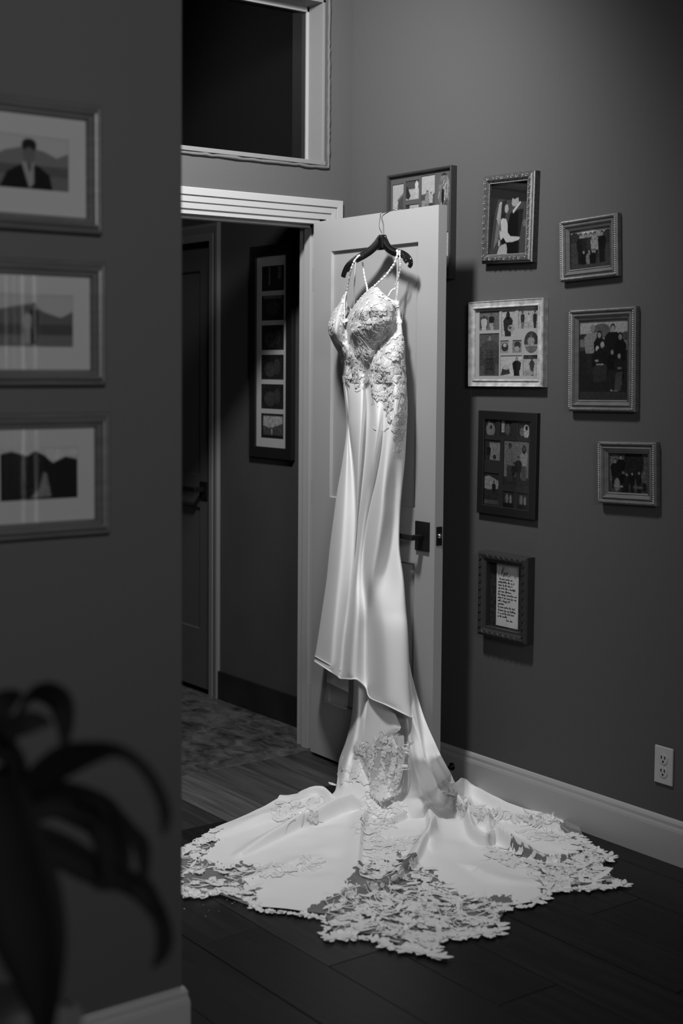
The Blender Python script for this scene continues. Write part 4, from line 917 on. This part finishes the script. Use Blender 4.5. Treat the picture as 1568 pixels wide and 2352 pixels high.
# start of the floor part joins the hanging part
kf = np.exp(-(t_/.11)**2)[:, None, None]
low += (up[-1][None]-low[0][None])*kf
ALL = np.concatenate([up[:-1], low], 0)
PXA = np.concatenate([np.full((109, NS, 2), -1.), pxm], 0)
# gentle vertical pleats in the hanging part
nv_, nu_ = ALL.shape[:2]
pl_ = np.zeros((109, NS))
ss = np.linspace(0, 1, NS); ph = np.linspace(0, 1, 109)
# masks for lace areas (in floor-plane coordinates via the polygons)
def inpoly(px, P):
    ins = np.zeros(len(px), bool); n = len(P)
    for i in range(n):
        (x1, y1), (x2, y2) = P[i], P[(i+1) % n]
        if y1 == y2: continue
        ins ^= ((y1 > px[:, 1]) != (y2 > px[:, 1])) & (px[:, 0] < (x2-x1)*(px[:, 1]-y1)/(y2-y1)+x1)
    return ins
LACEPOLY = [
 [(330, 1900), (440, 1935), (475, 1925), (500, 1925), (480, 1950), (455, 1978), (500, 1992), (545, 1985), (585, 1990), (600, 2005), (560, 2035), (590, 2058), (560, 2110), (330, 2110)],
 [(745, 2082), (785, 2068), (800, 2040), (825, 2000), (845, 1985), (905, 1975), (945, 1978), (965, 1992), (1000, 2015), (1020, 2045), (1085, 2068), (1175, 2062), (1190, 2200), (990, 2260), (700, 2200), (700, 2100)],
 [(1240, 2062), (1262, 2040), (1245, 2000), (1200, 1975), (1165, 1955), (1190, 1950), (1235, 1972), (1290, 1984), (1322, 1972), (1332, 1950), (1305, 1925), (1290, 1912), (1300, 1880), (1480, 1900), (1500, 2070), (1290, 2080)]]
Fq = grid_faces(nv_, nu_); Fa = np.array(Fq)
cpx = PXA.reshape(-1, 2)[Fa].mean(1)
cpj = cpx+np.stack([vnoise(cpx, .09, 11)*7+vnoise(cpx, .3, 13)*3, vnoise(cpx, .11, 12)*5+vnoise(cpx, .3, 14)*2], 1)
isl = np.zeros(len(Fa), bool)
for P in LACEPOLY: isl |= inpoly(cpj, P)
isl &= PXA.reshape(-1, 2)[Fa][:, :, 0].min(1) > 0
AV = ALL.reshape(-1, 3)
def sub(name, mask, m):
    f = Fa[mask]; u_, inv = np.unique(f.ravel(), return_inverse=True)
    return keep(pyobj(name, AV[u_], inv.reshape(-1, 4).tolist(), m, None, True), DR)
sub('train', ~isl, SATIN); sub('train_tulle', isl, TULLE)
# inner flap below the front hem
net_obj('inner_flap', [[(846, 1590, .115), (858, 1600, .12), (875, 1608, .125), (890, 1614, .125), (900, 1622, .12)],
                       [(842, 1630, .12), (858, 1636, .13), (880, 1638, .14), (900, 1642, .14), (911, 1648, .135)],
                       [(836, 1665, .125), (852, 1672, .14), (878, 1672, .15), (902, 1670, .15), (920, 1668, .14)],
                       [(826, 1690, .13), (840, 1702, .145), (862, 1702, .155), (890, 1690, .15), (919, 1674, .142)],
                       [(820, 1706, .13), (834, 1713, .145), (850, 1716, .155), (880, 1700, .15), (918, 1677, .142)]], 40, 40, SATIN)
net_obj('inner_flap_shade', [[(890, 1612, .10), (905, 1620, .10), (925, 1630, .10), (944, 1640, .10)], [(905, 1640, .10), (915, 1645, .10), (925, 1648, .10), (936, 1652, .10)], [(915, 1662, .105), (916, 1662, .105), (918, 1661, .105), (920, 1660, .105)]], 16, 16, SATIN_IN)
# hanging net layer with the twisted lace band
tl = [[(818, 1700, .14), (838, 1708, .15), (860, 1706, .16), (890, 1690, .15), (912, 1684, .14), (922, 1688, .12)],
      [(812, 1730, .15), (832, 1738, .16), (856, 1738, .17), (888, 1728, .16), (912, 1722, .15), (925, 1722, .12)],
      [(808, 1758, .16), (826, 1768, .17), (850, 1775, .185), (884, 1768, .17), (905, 1760, .16), (922, 1758, .13)],
      [(825, 1776, .17), (838, 1788, .18), (850, 1800, .20), (872, 1806, .20), (896, 1798, .18), (918, 1790, .15)],
      [(840, 1806, .20), (848, 1822, .22), (858, 1834, .235), (876, 1842, .235), (893, 1836, .215), (910, 1826, .18)]]
net_obj('hanging_tulle', tl, 40, 50, tulle_mat('tulle_net_mid', .5))
lb = [(920, 1690, .15), (922, 1715, .155), (921, 1745, .16), (917, 1775, .17), (908, 1800, .18), (893, 1820, .19), (880, 1838, .20)]
strap('lace_band', lb, .032, TULLE2, .002, 40)
# ------------------------------------------------------------------ lace applique
def bvh(parts):
    V = []; F = []
    for o in DR.children:
        if o.name.split('.')[0] in parts and o.type == 'MESH':
            b0 = len(V); V += [tuple(v.co+DR.location) for v in o.data.vertices]; F += [tuple(i+b0 for i in p.vertices) for p in o.data.polygons]
    return BVHTree.FromPolygons(V, F)
T_UP = bvh({'bodice', 'skirt_front'}); T_LOW = bvh({'train', 'train_tulle', 'inner_flap', 'hanging_tulle', 'lace_band'})
CV = Vector(CP)
def hit(tree, x, y, zf=None):
    loc, n, i, d = tree.ray_cast(CV, Vector(ray(x, y)).normalized())
    if loc is None:
        if zf is None: return None
        return np.array(floorp(x, y, zf)), np.array([0, 0, 1.])
    n = np.array(n); v = np.array(loc)-CP
    if n@v > 0: n = -n
    return np.array(loc), n
def conform(tree, c, n, e1, e2, P, off, tilt=None):
    """P: (k,3) local (a,b,h) -> snapped world; second value: share of vertices that found no cloth below"""
    out = []; miss = 0; nv = Vector(n); ta, tb = tilt if tilt is not None else (0, 0)
    for a, b, h in P:
        q = c+e1*a+e2*b; h = h+max(0, ta*a+tb*b)
        loc, nn, i, d = tree.ray_cast(Vector(q)+nv*.02, -nv, .045)
        if loc is None: miss += 1; out.append(q+n*(off+h))
        else: out.append(np.array(loc)+n*(off+h))
    return out, miss/len(P)
def basis(n, ang):
    a = np.array([0, 0, 1.]) if abs(n[2]) < .8 else np.array([0., 1., 0])
    u_ = a-n*(a@n); u_ /= np.linalg.norm(u_); v_ = np.cross(n, u_)
    return u_*math.cos(ang)+v_*math.sin(ang), -u_*math.sin(ang)+v_*math.cos(ang)
def m_leaf(L, W, rim=.0012):
    """leaf: raised outline, lower middle, centre vein, serrated"""
    P = []; F = []; n = 6
    for i in range(n+1):
        s = i/n; w = W*math.sin(math.pi*min(max(s, .03), .985))**.8*(1+.12*(-1)**i)
        for k, (f, h) in enumerate(((-1, .0), (-.8, rim), (-.45, rim*.25), (0, rim*.8), (.45, rim*.25), (.8, rim), (1, 0))):
            P.append((s*L-.0*L, f*w*.5, h))
    for i in range(n):
        for k in range(6): a = i*7+k; F.append((a, a+1, a+8, a+7))
    return P, F
def m_petal(L, W, a, rim):
    P, F = m_leaf(L, W, rim); ca, sa = math.cos(a), math.sin(a)
    return [(x*ca-y*sa, x*sa+y*ca, h) for x, y, h in P], F
def m_flower(R, k, rim=.0014):
    P = []; F = []
    for i in range(k):
        p, f = m_petal(R, R*.8, 2*math.pi*i/k+.2*i, rim); o = len(P); P += [(x, y, h+.0004*i) for x, y, h in p]; F += [tuple(q+o for q in ff) for ff in f]
    return P, F
def m_cord(L, curl, w):
    P = []; F = []; n = 9; a = 0; x = y = 0
    for i in range(n+1):
        s = i/n; nx, ny = -math.sin(a), math.cos(a); ww = w*(1-.5*s)
        P += [(x-nx*ww, y-ny*ww, 0), (x, y, w*.9), (x+nx*ww, y+ny*ww, 0)]
        a += curl/n*(.4+1.2*s); x += math.cos(a)*L/n; y += math.sin(a)*L/n
    for i in range(n):
        for k in range(2): q = i*3+k; F.append((q, q+1, q+4, q+3))
    return P, F
LA = Acc(); LU = Acc(); SQ = Acc()
def place(tree, acc, x, y, motif, ang, off, zf=None, flat=False, tilt=None, maxmiss=.12):
    r = hit(tree, x, y, zf)
    if r is None: return False
    c, n = r
    vd = (c-CP)/np.linalg.norm(c-CP)
    if tree is T_UP and -(n@vd) < .13: return False
    if flat: n = np.array([0, 0, 1.])
    e1, e2 = basis(n, ang); P, F = motif
    V, ms = conform(tree, c, n, e1, e2, P, off, tilt)
    if ms > (0. if tree is T_UP else maxmiss): return False
    acc.add(V, F); return True
def sequin(tree, x, y, r=.0012, zf=None):
    h_ = hit(tree, x, y, zf)
    if h_ is None: return
    c, n = h_; n = n+RNG.normal(0, .35, 3); n /= np.linalg.norm(n); e1, e2 = basis(n, RNG.uniform(0, 6)); c = c+h_[1]*.003
    SQ.add([c+(e1*math.cos(a)+e2*math.sin(a))*r for a in np.arange(6)*math.pi/3], [(0, 1, 2, 3, 4, 5)])
def rnd_in(P):
    P = np.array(P, float); lo, hi = P.min(0), P.max(0)
    while True:
        q = lo+RNG.random(2)*(hi-lo)
        if inpoly(q[None], P.tolist())[0]: return q
def motif_small(s=1.):
    k = RNG.random()
    if k < .40: return m_leaf(RNG.uniform(.014, .030)*s, RNG.uniform(.006, .010)*s, .0013*s)
    if k < .58: return m_flower(RNG.uniform(.010, .017)*s, int(RNG.integers(5, 7)), .0013*s)
    return m_cord(RNG.uniform(.03, .06)*s, RNG.uniform(-3.5, 3.5), .0010*s)
# bodice: cups, side panel running to the hip, waist spray
BZ = [([(757, 742), (795, 672), (790, 735), (795, 765), (800, 790), (775, 790), (756, 765)], 80, .85), ([(800, 735), (830, 685), (858, 660), (885, 682), (917, 692), (915, 720), (898, 745), (870, 770), (820, 775), (805, 770)], 190, .85),
      ([(775, 790), (800, 790), (815, 860), (800, 870), (787, 850)], 26, 1.0), ([(800, 790), (880, 780), (870, 800), (850, 870), (815, 860)], 34, 1.1),
      ([(880, 775), (900, 735), (919, 735), (928, 790), (931, 870), (934, 985), (922, 1000), (900, 985), (885, 960), (888, 930), (868, 900), (852, 915), (848, 860), (858, 825)], 330, 1.05),
      ([(790, 850), (830, 850), (838, 885), (838, 905), (815, 885), (795, 905)], 40, .95), ([(905, 985), (928, 985), (922, 1010), (912, 1050), (908, 1060)], 22, .8)]
for P, n_, s_ in BZ:
    for _ in range(n_):
        x, y = rnd_in(P); place(T_UP, LU, x, y, motif_small(s_), RNG.uniform(0, 2*math.pi), .0006+RNG.uniform(0, .0012))
for x0, y0 in ((868, 828), (868, 900), (905, 868), (908, 955), (912, 918), (800, 862), (842, 735), (878, 715), (908, 975), (885, 845), (907, 820)):      # roses
    for k, rr in enumerate((.034, .026, .018)):
        place(T_UP, LU, x0, y0, m_flower(rr, 7-k, .0018), k*.5, .001+.0014*k)
for k in range(26):                                                                   # long stems under the bust and at the side
    x = RNG.uniform(800, 870); y = RNG.uniform(778, 800)
    place(T_UP, LU, x, y, m_cord(RNG.uniform(.05, .10), RNG.uniform(-1.3, 1.3), .0011), math.pi+RNG.normal(0, .35), .0008)
for k in range(30):
    place(T_UP, LU, RNG.uniform(893, 925), RNG.uniform(800, 985), m_cord(RNG.uniform(.05, .09), RNG.uniform(-1.6, 1.6), .0013), RNG.choice([.4, -.5, 2.7, 3.4])+RNG.normal(0, .3), .0014)
for pts in ([(772, 690, .068), (762, 705, .085), (755, 728, .10)], ):
    pass
# beaded edges along the cup tops
A = Acc()
for pts in ([(795, 669), (786, 684), (772, 704), (760, 728), (754, 748)], [(791, 733), (797, 722), (806, 708), (820, 690), (838, 672), (858, 658), (872, 668), (888, 681), (902, 688), (916, 691)]):
    for x, y in lerp_poly(pts, 46):
        place(T_UP, LU, x+RNG.normal(0, .6), y+1.5, m_leaf(.009, .005, .0012), RNG.uniform(0, 6.3), .001)
# lace down the hanging part
HZ = [([(818, 1712), (905, 1692), (918, 1700), (915, 1790), (890, 1838), (855, 1836), (835, 1800), (808, 1755)], 100, 1.05), ([(903, 1690), (930, 1690), (928, 1745), (915, 1790), (885, 1838), (868, 1830), (890, 1795), (905, 1750)], 90, 1.0),
      ([(845, 1830), (905, 1830), (925, 1850), (905, 1895), (870, 1900), (850, 1880)], 80, 1.2), ([(776, 1755), (820, 1770), (830, 1790), (790, 1800), (775, 1790)], 22, 1.2),
      ([(835, 1870), (860, 1900), (880, 1925), (960, 1925), (960, 1940), (900, 1955), (940, 1990), (870, 2000), (850, 1960), (828, 1910)], 150, 1.3),
      ([(1010, 1805), (1040, 1800), (1062, 1840), (1130, 1860), (1210, 1868), (1215, 1880), (1120, 1880), (1050, 1860), (1030, 1840)], 90, 1.0), ([(1205, 1868), (1255, 1862), (1280, 1885), (1240, 1890), (1210, 1885)], 46, 1.1),
      ([(628, 1845), (760, 1832), (745, 1852), (720, 1880), (650, 1890), (620, 1875)], 60, 1.4), ([(590, 1990), (670, 1985), (750, 1968), (752, 1980), (700, 1995), (640, 2012), (590, 2012)], 50, 1.2),
      ([(1170, 1905), (1330, 1922), (1330, 1935), (1220, 1930)], 40, 1.1), ([(1150, 1955), (1180, 1970), (1200, 1990), (1160, 1990), (1130, 1970)], 24, 1.2), ([(1130, 1925), (1155, 1935), (1145, 1975), (1120, 1975)], 20, 1.2)]
for P, n_, s_ in HZ:
    for _ in range(n_):
        x, y = rnd_in(P); place(T_LOW, LA, x, y, motif_small(s_*1.15), RNG.uniform(0, 2*math.pi), .0006+RNG.uniform(0, .0012), .01)
# big lace of the border: leaves, flowers and cords, denser to the edge
BZ2 = [(LACEPOLY[0], 300), ([(745, 2085), (790, 2068), (805, 2040), (830, 2000), (850, 1985), (905, 1975), (945, 1978), (965, 1992), (1000, 2020), (1020, 2045), (1085, 2070), (1165, 2075), (1150, 2150), (1060, 2155), (1000, 2200), (930, 2180), (860, 2158), (765, 2150)], 620),
       ([(1240, 2062), (1262, 2040), (1245, 2000), (1200, 1975), (1180, 1958), (1235, 1975), (1290, 1986), (1322, 1976), (1332, 1950), (1310, 1930), (1350, 1945), (1400, 1975), (1375, 2006), (1430, 2034), (1330, 2042), (1270, 2056)], 300)]
for P, n_ in BZ2:
    for _ in range(n_):
        x, y = rnd_in(P); k = RNG.random()
        mo = m_leaf(RNG.uniform(.020, .055)*(1+.5*(k < .05)), RNG.uniform(.010, .018)*(1+.5*(k < .05)), .0022) if k < .34 else (m_flower(RNG.uniform(.012, .022), int(RNG.integers(5, 8)), .002) if k < .52 else m_cord(RNG.uniform(.04, .09), RNG.uniform(-4.5, 4.5), .0016))
        place(T_LOW, LA, x, y, mo, RNG.uniform(0, 2*math.pi), .0015+RNG.uniform(0, .003), .004, False, RNG.normal(0, .16, 2))
# scalloped outer edge
edge_px = [(497, 1905), (470, 1922), (440, 1940), (410, 1955), (385, 1985), (385, 2040), (425, 2060), (465, 2060), (500, 2058), (550, 2058), (575, 2088), (610, 2096), (660, 2098), (700, 2106), (742, 2112), (742, 2135), (735, 2148), (760, 2162), (800, 2158), (850, 2156), (880, 2176), (930, 2186), (975, 2192), (1002, 2206), (1004, 2180), (1015, 2160), (1065, 2154), (1110, 2150), (1148, 2150), (1160, 2132), (1140, 2112), (1150, 2092), (1190, 2086), (1222, 2082), (1250, 2070), (1266, 2055), (1307, 2044), (1360, 2046), (1400, 2040), (1440, 2035), (1405, 2022), (1372, 2008), (1392, 1998), (1376, 1984), (1415, 1974), (1390, 1960), (1352, 1940), (1330, 1920)]
EP = lerp_poly(edge_px, 360)
FE = np.array([floorp(*p)[:2] for p in EP])
for i in range(0, 360):
    x, y = EP[i]; t2 = FE[min(i+2, 359)]-FE[max(i-2, 0)]; out = math.atan2(-t2[0], t2[1])   # outward normal on the floor
    # basis(): e1 at angle a from +y; convert
    ang = out-math.pi/2+RNG.normal(0, .7)
    big = 560 < x < 745 or 1165 < x < 1240
    L = RNG.uniform(.014, .026) if big else RNG.uniform(.022, .045)
    mo = m_leaf(L, L*RNG.uniform(.4, .6), .0018) if RNG.random() < .75 else m_flower(L*.6, 6, .0018)
    c = floorp(x, y, .006); e = np.array([math.cos(out), math.sin(out), 0])
    c = c-e*L*.55; n = np.array([0, 0, 1.]); e1, e2 = basis(n, ang); P, F = mo
    LA.add(conform(T_LOW, c, n, e1, e2, P, .001, RNG.normal(0, .10, 2))[0], F)
for tip, a0 in (((772, 1806), 0), ((1000, 2200), -2.2), ((1430, 2034), -1.), ((1400, 1968), -1.)):
    place(T_LOW, LA, *tip, m_leaf(.045, .016, .002), a0, .002, .01, True, None, 1.)
o = keep(LA.obj('lace_applique', LACE, None), DR); o['kind'] = 'stuff'
o = keep(LU.obj('bodice_lace', LACEB, None), DR); o['kind'] = 'stuff'
for P, n_ in ((BZ2[0][0], 36), (BZ2[1][0], 70), (BZ2[2][0], 60), (HZ[1][0], 18), (HZ[2][0], 20), (HZ[5][0], 24), (HZ[6][0], 24), (HZ[7][0], 10), (HZ[10][0], 14)):
    for _ in range(n_): sequin(T_LOW, *rnd_in(P), .0016, .006)
for _ in range(40): sequin(T_UP, *rnd_in(BZ[1][0]), .0009)
o = keep(SQ.obj('sequins', mat('sequin', .9, .12, .8, metal=.6), None, False), DR); o['kind'] = 'stuff'
# ------------------------------------------------------------------ foreground plant on a stand
PD = 1.55
def pp(x, y, d=PD): r = ray(x, y); v = np.array([RW[0][0], 0, 0]); return CP+r*(d)      # r has unit depth along the lens axis
c0 = pp(-40, 2352, PD); base_z = .62
PX, PY = float(c0[0]), float(c0[1])
st = empty('plant_stand', (PX, PY, 0)); tag(st, 'dark wooden stand under the foreground plant, below the frame', 'stand')
V, F = tube_vf([(0, 0, base_z-.03), (0, 0, base_z)], [.17, .17], 28); pyobj('top', V, F, STANDM, st)
for k in range(3):
    a = k*2.1; V, F = tube_vf([(.13*math.cos(a), .13*math.sin(a), base_z-.03), (.17*math.cos(a), .17*math.sin(a), 0)], [.014, .012], 8); pyobj('leg', V, F, STANDM, st)
pt = empty('potted_plant', (PX, PY, base_z)); tag(pt, 'dark blurred plant with long drooping leaves in the near left foreground', 'plant')
V, F = tube_vf([(0, 0, 0), (0, 0, .002), (0, 0, .10), (0, 0, .135), (0, 0, .136), (0, 0, .12)], [.07, .075, .10, .11, .098, .095], 28); pyobj('pot', V, F, POT, pt, True)
V, F = tube_vf([(0, 0, .119), (0, 0, .122)], [.094, .094], 24); pyobj('soil', V, F, SOIL, pt)
stem_top = pp(10, 1880, PD)-np.array([PX, PY, base_z])
stb = np.array([0, 0, .12])
V, F = tube_vf(cr1(np.array([stb, stb*.5+stem_top*.5+np.array([-.01, 0, .02]), stem_top]), 12), np.linspace(.011, .007, 12), 8); pyobj('stem', V, F, LEAF, pt, True)
def blade(pts, ws, dz):
    """pts pixel path, ws widths in px, depth offsets"""
    Q = cr1(np.array([(p[0], p[1], w, d) for p, w, d in zip(pts, ws, dz)], float), 34)
    V = []; F = []; org = np.array([PX, PY, base_z]); P = [pp(q[0], q[1], PD+q[3])-org for q in Q]; view = RW @ np.array([0, 0, 1.])
    for i, q in enumerate(Q):
        T = P[min(i+1, 33)]-P[max(i-1, 0)]; T /= np.linalg.norm(T); B = np.cross(T, view); B /= np.linalg.norm(B); w = 1.2*q[2]/FPX*(PD+q[3])/2
        w = max(w, .0004)
        for s, h in ((-1, .35), (-.5, .1), (0, -.12), (.5, .1), (1, .35)): V.append(P[i]+B*w*s+view*w*h)
    for i in range(33):
        for k in range(4): a = i*5+k; F.append((a, a+1, a+6, a+5))
    o = pyobj('leaf', V, F, LEAF, pt, True)
    md = o.modifiers.new('thick', 'SOLIDIFY'); md.thickness = .0012
blade([(-90, 1900), (-60, 1720), (-20, 1640), (20, 1605), (50, 1592)], [30, 60, 60, 40, 8], [0, .02, .03, .03, .02])
blade([(20, 1860), (40, 1760), (-10, 1690), (40, 1665), (80, 1657), (118, 1662)], [30, 40, 60, 44, 40, 10], [0, -.02, -.05, -.06, -.06, -.05])
blade([(10, 1870), (30, 1700), (60, 1610), (105, 1592), (140, 1612), (150, 1660), (148, 1715)], [10, 10, 16, 44, 50, 34, 14], [0, .05, .06, .04, .02, .0, -.02])
blade([(20, 1880), (45, 1830), (95, 1785), (150, 1745), (205, 1728), (262, 1722), (310, 1745), (350, 1790), (375, 1845), (380, 1880), (375, 1918)], [14, 34, 56, 62, 46, 26, 20, 22, 22, 20, 6], [0, -.02, -.04, -.06, -.08, -.1, -.11, -.12, -.12, -.12, -.12])
blade([(20, 1900), (70, 1860), (130, 1835), (190, 1850), (240, 1880), (262, 1950), (262, 2010), (228, 2030), (212, 2038)], [20, 50, 70, 80, 80, 66, 50, 26, 6], [0, .02, .03, .03, .02, .01, 0, 0, 0])
blade([(180, 1842), (225, 1840), (262, 1870), (295, 1900), (322, 1935), (330, 1970), (332, 2030)], [8, 24, 34, 24, 32, 26, 8], [.02, .02, .02, .03, .03, .02, .02])
blade([(20, 1915), (80, 1925), (150, 1955), (210, 1990), (270, 2015), (320, 2035), (350, 2075), (372, 2115), (378, 2160), (370, 2195), (350, 2222)], [20, 60, 66, 60, 46, 50, 38, 30, 32, 22, 5], [0, .0, .01, .01, .0, -.01, -.01, 0, 0, 0, 0])
blade([(0, 1760), (10, 1850), (30, 1960), (55, 2060), (75, 2150), (90, 2240), (100, 2340), (95, 2440)], [40, 110, 150, 160, 140, 100, 50, 14], [0, -.05, -.08, -.1, -.11, -.11, -.1, -.08])
blade([(0, 1900), (-30, 2000), (-40, 2120), (-60, 2260)], [60, 90, 80, 20], [0, -.03, -.05, -.05])
